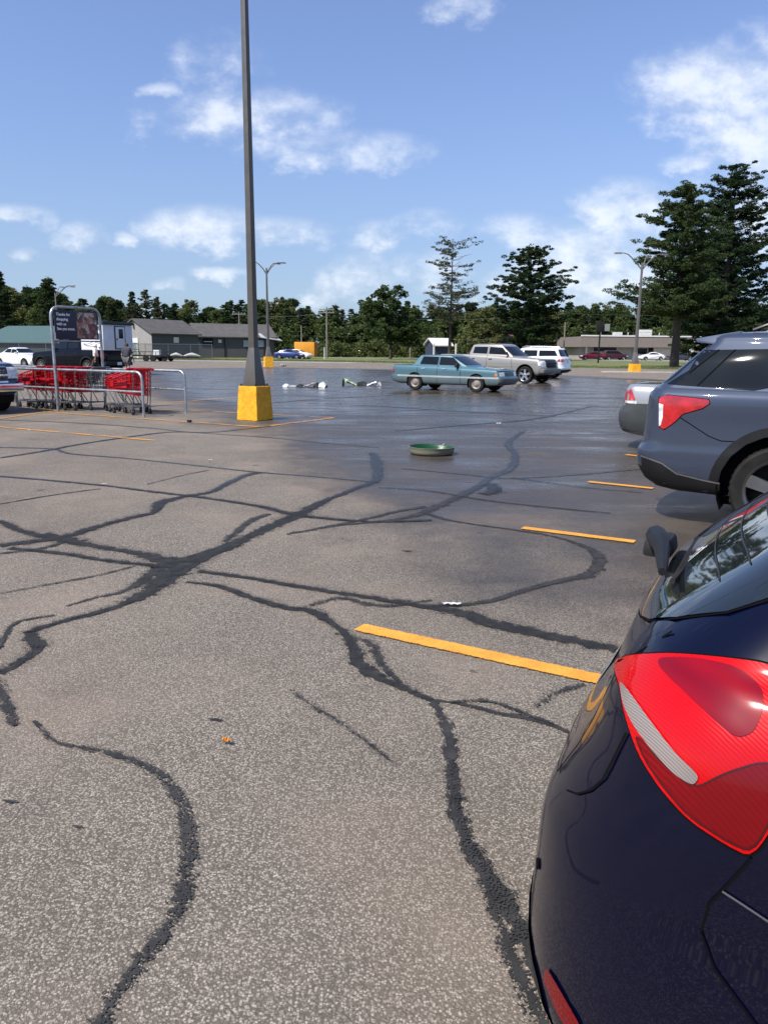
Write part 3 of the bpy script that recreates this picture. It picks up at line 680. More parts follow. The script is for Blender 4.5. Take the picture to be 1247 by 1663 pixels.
def mirror_part(parent, x, y, z, material, s=0.2):
    m = MB(); sg = 1 if y > 0 else -1
    m.box((x, y + sg * 0.10, z), (0.10, s, s * 0.72), taper=0.85); m.box((x + .02, y + sg * 0.0, z - 0.05), (0.05, 0.10, 0.04))
    return m.build('mirror', material, parent, bevel=0.02)

def vehicle(name, label, cat, rows, pm, loc, hd, wheels, halfw, wr=0.34, wwd=0.21, style='spoke5', rim=ALLOY, group=None, arch=1.17, sub=4, archz=0.0, kc=6, ks=22):
    root = empty(name, loc, hd); tag(root, label, cat, group)
    bm = body_mesh(rows, sub, kc, ks); sk = Skin(bm)
    body = link_bm(bm, 'body', [pm], root, 32)
    cut_wheels(body, [(x, wr + archz, wr * arch) for x in wheels], halfw)
    for x in wheels:
        for s in (-1, 1): wheel(root, x, s * (halfw - wwd / 2 - 0.015), wr, wwd, style, rim, side=-s)
    return root, sk
def handles(sk, root, pts, material, sides='RL', wd=0.17):
    for s in sides:
        for x, z in pts:
            panel(sk, 'door_handle', material, s, [(x - wd / 2, z - .018), (x + wd / 2, z - .012), (x + wd / 2, z + .018), (x - wd / 2, z + .012)], root, 0.006, thick=0.02, rad=0.01)
SEAM = mat('panel gap', (0.004, 0.004, 0.0045), 0.8, spec=0.05)

# ---------------------------------------------------------------- navy hatchback, nearest
def rw(x0, z0, x1, z1, w0, wm, w1, r0=.3, r1=.3, b0=.05, b1=.1): return (x0, z0, x1, z1, w0, wm, w1, r0, r1, b0, b1)
NAVY = paint('navy car paint', (0.0010, 0.0016, 0.012), 0.3, 0.0, 0.0, (0.05, 0.05, 0.055), 0.65)
def hatchback():
    rows = [rw(.14, .15, 4.1, .20, .79, .83, .70, .42, .3, .11, .15), rw(.02, .18, 4.25, .22, .835, .87, .74, .44, .35, .12, .2),
            rw(-.010, .28, 4.32, .30, .84, .89, .80, .45, .4, .13, .22), rw(-.004, .44, 4.36, .45, .845, .905, .83, .45, .45, .13, .25), rw(.01, .58, 4.34, .6, .845, .91, .83, .44, .45, .13, .25),
            rw(.05, .68, 4.2, .70, .85, .91, .82, .42, .45, .12, .28), rw(.11, .80, 3.95, .80, .845, .905, .80, .38, .45, .11, .3), rw(.15, .92, 3.55, .90, .82, .885, .78, .34, .4, .11, .3),
            rw(.19, 1.00, 3.2, .97, .775, .855, .76, .30, .3, .11, .3), rw(.23, 1.05, 3.1, 1.0, .73, .825, .74, .26, .25, .11, .25),
            rw(.40, 1.19, 2.75, 1.17, .67, .755, .68, .22, .2, .10, .2), rw(.56, 1.32, 2.35, 1.33, .61, .68, .62, .2, .2, .09, .2), rw(.66, 1.40, 2.1, 1.41, .565, .625, .56, .2, .2, .08, .15),
            rw(.75, 1.44, 1.98, 1.45, .52, .57, .50, .2, .2, .08, .1), rw(.95, 1.465, 1.8, 1.475, .36, .42, .36, .2, .2, .05, .05)]
    root, sk = vehicle('hatchback', 'dark navy hatchback in the foreground with a large red tail lamp and rear wiper', 'car', rows, NAVY, lot(-.50, 2.06), HD, (1.02, 3.6), .905, .32, .21, sub=6, kc=12, ks=40)
    return root, sk
HB, HBS = hatchback()
EXPP = paint('slate blue car paint', (0.040, 0.052, 0.082), 0.5, 0.25, 0.10, (0.10, 0.10, 0.10))
def suv_slate():
    rows = [rw(.35, .30, 4.8, .28, .80, .90, .80, .3, .3, .1, .2), rw(.14, .34, 4.95, .32, .88, .96, .88, .35, .35, .12, .2), rw(.03, .48, 5.03, .50, .93, .985, .92, .36, .4, .13, .25),
            rw(.00, .64, 5.05, .7, .94, .995, .92, .34, .4, .13, .25), rw(.05, .73, 5.03, .85, .935, .985, .91, .32, .4, .11, .25), rw(.075, .90, 4.98, 1.0, .93, .98, .90, .30, .4, .09, .25),
            rw(.085, 1.08, 4.7, 1.1, .93, .985, .88, .27, .35, .09, .25), rw(.095, 1.17, 4.4, 1.15, .915, .975, .87, .24, .3, .09, .25), rw(.13, 1.225, 3.9, 1.2, .875, .94, .84, .2, .25, .09, .25),
            rw(.17, 1.25, 3.75, 1.23, .85, .915, .81, .2, .2, .09, .2), rw(.38, 1.45, 3.2, 1.45, .78, .835, .74, .18, .2, .08, .2), rw(.56, 1.62, 2.8, 1.64, .70, .745, .66, .16, .2, .07, .2),
            rw(.60, 1.68, 2.65, 1.71, .67, .71, .63, .16, .2, .06, .15), rw(.68, 1.715, 2.5, 1.745, .60, .64, .56, .15, .2, .05, .1), rw(.9, 1.735, 2.3, 1.765, .40, .44, .36, .15, .2, .03, .05)]
    return vehicle('parked_suv', 'slate blue SUV with black wheel arch trim parked just beyond the navy hatchback', 'car', rows, EXPP, lot(-1.56, 8.2), HD, (1.30, 4.3), .985, .385, .25, sub=6, kc=10, ks=36, arch=1.24, style='spoke5', rim=mat('dark alloy', (.20, .20, .21), .35, metal=.8))
EX, EXS = suv_slate()
H_LAMP = ((-0.086, 0.898, -0.431), [(0.165, -0.425, 0.877), (0.235, -0.603, 0.972), (0.3, -0.667, 1.012), (0.385, -0.708, 1.039), (0.467, -0.725, 1.053), (0.507, -0.736, 1.042), (0.525, -0.8, 0.97), (0.516, -0.838, 0.873), (0.481, -0.85, 0.782), (0.443, -0.846, 0.788), (0.384, -0.835, 0.805), (0.334, -0.81, 0.832), (0.289, -0.769, 0.861), (0.249, -0.707, 0.9), (0.222, -0.637, 0.927)])
H_CLEAR = ((-0.124, 0.886, -0.447), [(0.225, -0.638, 0.93), (0.243, -0.67, 0.935), (0.304, -0.757, 0.922), (0.352, -0.8, 0.898), (0.387, -0.819, 0.884), (0.393, -0.823, 0.876), (0.386, -0.824, 0.862), (0.357, -0.812, 0.865), (0.316, -0.784, 0.882), (0.275, -0.74, 0.897), (0.245, -0.694, 0.912)])
H_UPPER = ((-0.063, 0.919, -0.39), [(0.278, -0.659, 0.995), (0.356, -0.702, 1.028), (0.426, -0.728, 1.037), (0.464, -0.753, 1.018), (0.47, -0.775, 0.997), (0.462, -0.798, 0.962), (0.437, -0.805, 0.948), (0.38, -0.772, 0.973)])
H_LOW = ((-0.065, 0.873, -0.483), [(0.277, -0.746, 0.889), (0.334, -0.798, 0.872), (0.388, -0.826, 0.857), (0.426, -0.824, 0.895), (0.479, -0.818, 0.929), (0.51, -0.823, 0.925), (0.506, -0.838, 0.869), (0.48, -0.849, 0.792), (0.442, -0.845, 0.796), (0.383, -0.833, 0.813), (0.339, -0.81, 0.839), (0.301, -0.778, 0.863)])
H_S1 = ((-0.177, 0.925, -0.336), [(0.152, -0.153, 0.915), (0.151, -0.223, 0.9), (0.142, -0.235, 0.87), (0.209, -0.555, 0.95)])
H_S2 = ((-0.021, 0.792, -0.61), [(0.479, -0.85, 0.778), (0.448, -0.852, 0.718), (0.426, -0.851, 0.675), (0.419, -0.848, 0.619), (0.445, -0.85, 0.562), (0.514, -0.858, 0.494), (0.546, -0.861, 0.47)])
H_S3 = ((-0.001, 0.813, -0.582), [(0.444, -0.852, 0.708), (0.479, -0.855, 0.697), (0.513, -0.857, 0.685), (0.56, -0.861, 0.664)])
H_S4 = ((-0.177, 0.875, -0.451), [(0.222, -0.637, 0.927), (0.228, -0.677, 0.894), (0.227, -0.719, 0.813), (0.214, -0.724, 0.771), (0.221, -0.715, 0.803), (0.229, -0.696, 0.866)])
H_REFL = ((-0.172, 0.706, -0.688), [(0.14, -0.742, 0.338), (0.156, -0.759, 0.344), (0.225, -0.807, 0.312), (0.253, -0.818, 0.275), (0.227, -0.802, 0.246), (0.173, -0.766, 0.272), (0.135, -0.734, 0.3)])
E_LAMP = ((-0.148, 0.987, -0.069), [(0.264, -0.904, 1.143), (0.344, -0.916, 1.169), (0.683, -0.945, 1.145), (0.696, -0.95, 1.114), (0.64, -0.948, 1.069), (0.565, -0.944, 1.044), (0.48, -0.938, 1.013), (0.418, -0.933, 0.938), (0.333, -0.928, 0.867), (0.293, -0.919, 0.881)])
E_CLEAR = ((-0.171, 0.982, -0.076), [(0.27, -0.911, 1.095), (0.31, -0.926, 1.086), (0.314, -0.926, 0.971), (0.303, -0.921, 0.904), (0.287, -0.917, 0.891)])
E_GLASS = ((-0.086, 0.996, -0.023), [(0.545, -0.588, 1.562), (0.483, -0.796, 1.391), (0.302, -0.808, 1.262), (0.665, -0.874, 1.248), (1.031, -0.904, 1.232), (1.136, -0.897, 1.258), (1.261, -0.885, 1.302), (1.361, -0.848, 1.415), (1.341, -0.769, 1.58), (1.095, -0.758, 1.578)])
E_S1 = ((-0.128, 0.992, -0.011), [(0.708, -0.728, 1.57), (0.488, -0.81, 1.365)])
E_S2 = ((-0.115, 0.993, -0.018), [(0.839, -0.741, 1.571), (0.571, -0.864, 1.255)])
E_CLAD = ((-0.145, 0.978, -0.152), [(0.136, -0.84, 0.602), (0.338, -0.938, 0.561), (0.472, -0.934, 0.476), (0.709, -0.937, 0.436), (0.838, -0.939, 0.421), (0.831, -0.82, 0.298), (0.465, -0.823, 0.311), (0.293, -0.758, 0.326), (0.147, -0.743, 0.428)])
E_S3 = ((-0.115, 0.989, -0.094), [(0.412, -0.934, 1.009), (0.711, -0.949, 0.831), (0.815, -0.954, 0.795), (0.923, -0.959, 0.797)])
E_S4 = ((-0.147, 0.982, -0.118), [(0.108, -0.739, 0.705), (0.469, -0.947, 0.667), (0.805, -0.963, 0.639)])
H_S5 = ((-0.186, 0.85, -0.493), [(0.257, -0.73, 0.876), (0.24, -0.733, 0.824), (0.223, -0.735, 0.775), (0.198, -0.722, 0.737), (0.167, -0.696, 0.706), (0.138, -0.659, 0.685)])
H_GL = ((-0.094, 0.95, -0.297), [(0.155, -0.15, 0.922), (0.206, -0.376, 0.983), (0.303, -0.576, 1.056), (0.391, -0.633, 1.099), (0.454, -0.644, 1.136), (0.5, -0.644, 1.165)])

def chaikin(p, n=2):
    for _ in range(n):
        q = []
        for a, b in zip(p, p[1:] + p[:1]):
            a = Vector(a); b = Vector(b); q += [tuple(a * .8 + b * .2), tuple(a * .2 + b * .8)]
        p = q
    return p
H_LAMP = (H_LAMP[0], chaikin(H_LAMP[1])); H_LOW = (H_LOW[0], chaikin(H_LOW[1])); H_UPPER = (H_UPPER[0], chaikin(H_UPPER[1], 3)); H_CLEAR = (H_CLEAR[0], chaikin(H_CLEAR[1]))
def rounded3(p): return p + [p[0]]
def hatch_details():
    r, k = HB, HBS
    # rear glass with its defroster wires, spoiler, wiper
    panel(k, 'rear_window', mat('privacy glass', (0.012, 0.016, 0.018), 0.03, spec=0.75, coat=0.6, var=0.25, scale=1.5), 'B', [(-.25, .955), (.25, .955), (.38, .98), (.50, 1.015), (.58, 1.055), (.635, 1.10), (.648, 1.165), (.60, 1.30), (.555, 1.40), (-.555, 1.40), (-.60, 1.30), (-.648, 1.165), (-.635, 1.10), (-.58, 1.055), (-.50, 1.015), (-.38, .98)], r, 0.005, 0.04)
    seams(k, 'defroster_wires', mat('defroster wire', (0.012, 0.010, 0.010), 0.5), 'B', [[(-.52, z), (.52, z)] for z in (1.12, 1.16, 1.20, 1.24, 1.28, 1.32, 1.36)], 0.0022, r, 0.007)
    seams(k, 'rear_window_seal', SEAM, 'B', [[(-.25, .955), (.25, .955), (.38, .98), (.50, 1.015), (.58, 1.055), (.635, 1.10), (.648, 1.165), (.60, 1.30), (.555, 1.40), (-.555, 1.40), (-.60, 1.30), (-.648, 1.165), (-.635, 1.10), (-.58, 1.055), (-.50, 1.015), (-.38, .98), (-.25, .955)]], .010, r, 0.004)
    m = MB(); m.box((.60, 0, 1.435), (.34, 1.10, .035), taper=.93)
    m.build('spoiler', NAVY, r, bevel=.012)
    w = MB(); w.box((.16, .05, 1.045), (.075, .13, .05), taper=.85); ww = w.build('wiper', BLACK, r, bevel=.014)
    a = MB(); a.tube([(.15, .05, 1.06), (.16, -.03, 1.085), (.19, -.12, 1.08), (.225, -.30, 1.065)], [.026, .027, .021, .010], 8)
    a.build('wiper_arm', BLACK, ww, 40)
    a = MB(); a.tube([(.25, .06, 1.07), (.256, -.1, 1.07), (.262, -.30, 1.07), (.262, -.40, 1.075)], [.006, .009, .009, .006], 6); a.build('wiper_blade', RUBBER, ww, 40)
    sd = RIGHTS = (1,)
    for mir in (False, True):
        f = (lambda D: D) if not mir else (lambda D: ((D[0][0], -D[0][1], D[0][2]), [(x, -y, z) for x, y, z in D[1]]))
        def P(name, m_, D, par, eps, step=.035, rad=.0):
            d, p = f(D); return panel(k, name, m_, d, p, par, eps, step, rad)
        bz = P('taillight', LENS, H_LAMP, r, .007)
        P('lower_lens', LENSD, H_LOW, bz, .0085)
        P('wine_red_zone', LENSU, H_UPPER, bz, .0085)  # darker wine red zone laid over the upper part of the lamp
        d, p = f(H_LOW); seams(k, 'lens_rim', LENSE, d, [rounded3(p)], .003, bz, .0093)
        P('reversing_lamp', LENSC, H_CLEAR, bz, .010)
        d, p = f(H_LAMP); seams(k, 'lamp_seal', SEAM, d, [p + [p[0]]], .008, bz, .0045)
        d, p = f(H_REFL); panel(k, 'reflector', LENSD, d, p, r, .005, .04, .006)
        for q, m_, wd in ((H_S2, SEAM, .004), (H_S3, mat('painted crease glint', (.35, .36, .40), .2, metal=.9), .003), (H_S5, SEAM, .004)):  # bright strip: highlight painted along the body crease; dark strips are gaps
            d, p = f(q); seams(k, 'panel_gap', m_, d, [p], wd, r, .0035)
        s = 'L' if mir else 'R'
        panel(k, 'door_window', GLASS, s, [(1.02, 1.06), (1.95, 1.03), (2.02, 1.33), (1.20, 1.36)], r, .004, rad=.04)
        panel(k, 'door_window', GLASS, s, [(2.02, 1.03), (2.95, 1.0), (2.35, 1.30), (2.08, 1.33)], r, .004, rad=.04)
        panel(k, 'quarter_window', GLASS, s, [(.62, 1.10), (.98, 1.07), (1.12, 1.34), (.86, 1.33)], r, .004, rad=.04)
        seams(k, 'door_gap', SEAM, s, [[(1.15, 1.02), (1.42, .55), (1.5, .3)], [(1.98, 1.0), (2.0, .3)], [(3.0, .95), (3.05, .3)]], .006, r)
        sg = 1 if mir else -1
        mirror_part(r, 2.75, sg * .84, 1.04, NAVY)
        panel(k, 'door_handle', NAVY, s, [(1.5, .88), (1.7, .88), (1.7, .91), (1.5, .91)], r, .01, thick=.02)
        panel(k, 'headlight', WHL, s, [(3.6, .72), (4.25, .62), (4.2, .75), (3.5, .84)], r, .005, rad=.03)
        panel(k, 'fuel_flap' if not mir else 'side_badge', NAVY, s, [(.62, .78), (.76, .78), (.76, .92), (.62, .92)], r, .002, rad=.02)
    panel(k, 'windshield', GLASS, 'F', [(-.68, 1.05), (.68, 1.05), (.53, 1.41), (-.53, 1.41)], r, .004, rad=.06)
    panel(k, 'rear_valance', BLACK, 'B', [(-.74, .16), (.74, .16), (.70, .25), (.45, .33), (-.45, .33), (-.70, .25)], r, .006, rad=.03)
    panel(k, 'number_plate', mat('dirty plate', (.20, .20, .21), .6), 'B', [(-.15, .69), (.15, .69), (.15, .82), (-.15, .82)], r, .002)
    seams(k, 'tailgate_gap', SEAM, 'B', [[(-.62, 1.04), (-.60, .97), (-.58, .93), (-.585, .75), (-.56, .66), (.56, .66), (.585, .75), (.58, .93), (.60, .97), (.62, 1.04)]], .007, r, .004)
    for y in (-.62, -.25, .25, .62):
        h = k.hit(Vector((-5, y, .47)), Vector((1, 0, 0)))
        if h: m = MB(); m.rod(h[0] + h[1] * .001, h[0] + h[1] * .004, .012, n=14); m.build('parking_sensor', SEAM, r)
def lens(name, c0, c1, ridge, rough=.06):
    m = bpy.data.materials.new(name); m.use_nodes = True; t = NT(m.node_tree); b = t.n['Principled BSDF']
    P = t.add('ShaderNodeTexCoord').outputs['Object']
    wv = t.add('ShaderNodeTexWave', wave_type='BANDS', bands_direction='DIAGONAL', ins={'Scale': ridge, 'Distortion': 1.2, 'Detail': 1.0, 'Vector': P}).outputs['Fac']
    t.l.new(t.mix(t.m('MULTIPLY', wv, t.ss(t.noise(P, 6, 2), .35, .65)), c0, c1), b.inputs['Base Color'])
    b.inputs['Roughness'].default_value = .35; b.inputs['Coat Weight'].default_value = .55; b.inputs['Coat Roughness'].default_value = rough; b.inputs['Specular IOR Level'].default_value = .05
    t.l.new(t.add('ShaderNodeBump', ins={'Strength': .15, 'Distance': .003, 'Height': wv}).outputs[0], b.inputs['Normal'])
    return m
LENS = lens('tail lamp red', (.43, .001, .003), (.52, .002, .005), 60)
LENSD = lens('tail lamp deep red', (.13, .001, .003), (.19, .002, .004), 45)
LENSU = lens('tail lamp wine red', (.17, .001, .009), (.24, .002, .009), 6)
LENSE = mat('lens edge', (.05, .001, .002), .3)
LENSC = lens('reversing lamp clear', (.17, .14, .13), (.27, .235, .22), 90)
hatch_details()

def slate_details():
    r, k = EX, EXS
    for mir in (False, True):
        f = (lambda D: D) if not mir else (lambda D: ((D[0][0], -D[0][1], D[0][2]), [(x, -y, z) for x, y, z in D[1]]))
        def P(name, m_, D, par, eps, step=.05, rad=.0):
            d, p = f(D); return panel(k, name, m_, d, p, par, eps, step, rad)
        l = P('taillight', REDL, E_LAMP, r, .006, rad=.02); P('reversing_lamp', WHL, E_CLEAR, l, .009)
        d, p = f(E_LAMP); seams(k, 'lamp_seal', SEAM, d, [p + [p[0]]], .012, l, .004)
        s = 'L' if mir else 'R'; sg = 1 if mir else -1
        D = (E_GLASS[0], E_GLASS[1]); P('quarter_window', GLASS, D, r, .004, rad=.015)
        for q in (E_S1, E_S2):
            d, p = f(q); seams(k, 'pillar_gap', SEAM, d, [p], .012, r, .0065)
        P('bumper_cladding', BLACK, E_CLAD, r, .005)
        d, p = f(E_CLAD); seams(k, 'chrome_strip', mat('satin trim', (.3, .3, .31), .3, metal=.8), d, [p[:5]], .012, r, .008)
        d, p = f(E_S3); seams(k, 'panel_gap', SEAM, d, [p], .007, r)
        panel(k, 'door_window', GLASS, s, [(1.50, 1.28), (2.45, 1.27), (2.47, 1.58), (1.62, 1.60)], r, .004, rad=.03)
        panel(k, 'door_window', GLASS, s, [(2.53, 1.27), (3.55, 1.25), (3.05, 1.50), (2.55, 1.58)], r, .004, rad=.03)
        seams(k, 'door_gap', SEAM, s, [[(1.45, 1.22), (1.62, .95), (1.75, .5)], [(2.5, 1.22), (2.5, .4)], [(3.6, 1.18), (3.65, .4)]], .008, r)
        ring = lambda R1, a0=-12, a1=192: [(1.30 + R1 * math.cos(R(a)), .385 + R1 * math.sin(R(a))) for a in range(a0, a1 + 1, 8)]
        panel(k, 'wheel_arch_trim', BLACK, s, ring(.56) + list(reversed(ring(.484))), r, .008, .08)
        ring2 = [(x + 3.0, z) for x, z in ring(.56) + list(reversed(ring(.484)))]
        panel(k, 'wheel_arch_trim', BLACK, s, ring2, r, .008, .08)
        panel(k, 'sill_trim', BLACK, s, [(1.7, .30), (3.65, .30), (3.65, .44), (1.7, .44)], r, .006)
        handles(k, r, [(1.75, 1.05), (2.75, 1.04)], EXPP, s)
        mirror_part(r, 3.4, sg * .92, 1.22, EXPP)
        m = MB(); m.tube([(.95, sg * .60, 1.74), (1.1, sg * .61, 1.80), (2.6, sg * .59, 1.81), (2.8, sg * .57, 1.75)], .017, 8); m.build('roof_rail', mat('dark trim', (.03, .03, .035), .3, metal=.5), r)
        panel(k, 'headlight', WHL, s, [(4.5, .95), (5.0, .9), (5.0, 1.02), (4.5, 1.06)], r, .005)
    panel(k, 'rear_window', GLASS, 'B', [(-.80, 1.27), (.80, 1.27), (.68, 1.58), (-.68, 1.58)], r, .004, rad=.08)
    m = MB()
    m.raw([(.50, -.63, 1.635), (.50, .63, 1.635), (.80, .69, 1.60), (.80, -.69, 1.60), (.485, -.62, 1.668), (.485, .62, 1.668), (.86, .60, 1.735), (.86, -.60, 1.735)],
          [(0, 3, 2, 1), (4, 5, 6, 7), (0, 1, 5, 4), (1, 2, 6, 5), (2, 3, 7, 6), (3, 0, 4, 7)])
    m.build('spoiler', EXPP, r, bevel=.01)
    panel(k, 'number_plate', PLATE, 'B', [(-.155, .86), (.155, .86), (.155, 1.0), (-.155, 1.0)], r, .008)
    panel(k, 'rear_bumper', BLACK, 'B', [(-.80, .33), (.80, .33), (.80, .50), (-.80, .50)], r, .005)
    panel(k, 'windshield', GLASS, 'F', [(-.75, 1.27), (.75, 1.27), (.62, 1.66), (-.62, 1.66)], r, .004, rad=.06)
    m = MB(); m.box((.10, 0, .42), (.22, .07, .06)); m.build('tow_hitch', UNDER, r)
slate_details()

# ---------------------------------------------------------------- the other cars
def sides(r, k, glass=(), lamps=(), gaps=(), hand=(), hm=None, mir=None, mm=None):
    for s in 'RL':
        sg = -1 if s == 'R' else 1
        for nm, poly in glass: panel(k, nm, GLASS, s, poly, r, .005, .1, rad=.03)
        for nm, m_, poly in lamps: panel(k, nm, m_, s, poly, r, .006, .1, rad=.015)
        if gaps: seams(k, 'door_gap', SEAM, s, gaps, .014, r, .003)
        if hand: handles(k, r, hand, hm, s)
        if mir: mirror_part(r, mir[0], sg * mir[1], mir[2], mm)

TEAL = paint('faded teal car paint', (0.052, 0.138, 0.172), 0.5, 0.15, 0.65, (0.14, 0.125, 0.10))
def old_sedan():
    rows = [rw(.35, .24, 4.5, .24, .74, .78, .72, .2, .2, .04, .08), rw(.10, .30, 4.78, .28, .80, .84, .78, .2, .2, .04, .08), rw(.0, .42, 4.88, .40, .84, .87, .82, .18, .2, .04, .08), rw(.0, .56, 4.88, .55, .85, .87, .82, .16, .2, .04, .08),
            rw(.0, .56, 4.88, .55, .85, .87, .82, .16, .2, .04, .08), rw(.09, .59, 4.80, .58, .85, .87, .82, .12, .15, .04, .08), rw(.08, .80, 4.76, .72, .855, .875, .82, .10, .12, .03, .08), rw(.10, .92, 4.70, .79, .84, .86, .80, .10, .12, .03, .08),
            rw(.15, .955, 4.62, .825, .80, .83, .76, .10, .12, .03, .08), rw(.95, .985, 3.50, .93, .75, .775, .72, .10, .10, .02, .05), rw(.98, 1.0, 3.42, .95, .735, .76, .71, .08, .1, .02, .05),
            rw(1.20, 1.28, 2.75, 1.29, .63, .645, .60, .08, .1, .02, .05), rw(1.24, 1.325, 2.66, 1.33, .60, .61, .57, .08, .1, .02, .05), rw(1.36, 1.35, 2.5, 1.355, .50, .52, .48, .08, .1, .02, .03)]
    r, k = vehicle('old_sedan', 'faded teal boxy old sedan with grimy tyres parked across the wet lot', 'car', rows, TEAL, (0, 0, 0), 0, (1.15, 3.81), .865, .315, .19, style='steel', rim=mat('steel wheel', (.26, .23, .20), .6, metal=.3), ks=30)
    sides(r, k, [('door_window', [(1.32, 1.0), (2.12, .98), (2.12, 1.28), (1.42, 1.29)]), ('door_window', [(2.18, .98), (3.12, .96), (2.72, 1.26), (2.18, 1.28)])],
          [('side_trim', mat('grey rub strip', (.34, .35, .35), .5), [(.35, .515), (4.7, .50), (4.7, .565), (.35, .58)]), ('marker_lamp', REDL, [(.12, .64), (.22, .64), (.22, .80), (.12, .80)]), ('marker_lamp', mat('amber lens', (.6, .2, .03), .2), [(4.55, .60), (4.74, .60), (4.74, .70), (4.55, .70)]),
           ('windowsill_trim', CHROME, [(1.28, .965), (3.2, .938), (3.2, .952), (1.28, .98)])],
          [[(1.25, .97), (1.28, .7), (1.42, .5), (1.55, .28)], [(2.15, 1.3), (2.15, .28)], [(3.14, .93), (3.16, .28)], [(.15, .94), (1.0, .97)]], [(1.55, .84), (2.45, .83)], CHROME, (3.0, .77, .97), BLACK)
    panel(k, 'windshield', GLASS, 'F', [(-.68, .985), (.68, .985), (.575, 1.29), (-.575, 1.29)], r, .005, rad=.03)
    panel(k, 'rear_window', GLASS, 'B', [(-.68, 1.04), (.68, 1.04), (.60, 1.27), (-.60, 1.27)], r, .005, rad=.03)
    panel(k, 'roof_vinyl', mat('dark teal vinyl', (.035, .085, .10), .6), 'T', [(1.24, -.58), (2.55, -.56), (2.55, .56), (1.24, .58)], r, .006, .12)
    panel(k, 'grille', mat('dark grille', (.03, .03, .03), .4), 'F', [(-.36, .60), (.36, .60), (.36, .74), (-.36, .74)], r, .006)
    panel(k, 'front_bumper', mat('grey bumper rubber', (.10, .10, .10), .6), 'F', [(-.80, .40), (.80, .40), (.80, .50), (-.80, .50)], r, .012, thick=.03)
    panel(k, 'rear_bumper', mat('grey bumper rubber', (.1, .1, .1), .6), 'B', [(-.82, .40), (.82, .40), (.82, .52), (-.82, .52)], r, .012, thick=.03)
    for sg in (-1, 1):
        panel(k, 'headlight', WHL, 'F', [(sg * .42, .60), (sg * .76, .60), (sg * .76, .73), (sg * .42, .74)], r, .008)
        panel(k, 'taillight', REDL, 'B', [(sg * .45, .64), (sg * .80, .64), (sg * .80, .84), (sg * .45, .84)], r, .006)
    panel(k, 'number_plate', PLATE, 'B', [(-.15, .66), (.15, .66), (.15, .81), (-.15, .81)], r, .008)
    return r
c = old_sedan(); hd = R(-33); U = Vector((math.cos(hd), math.sin(hd), 0)); N_ = Vector((-math.sin(hd), math.cos(hd), 0))
c.rotation_euler.z = hd; c.location = Vector((1.18, 30.6, 0)) - U * 1.15 + N_ * .80

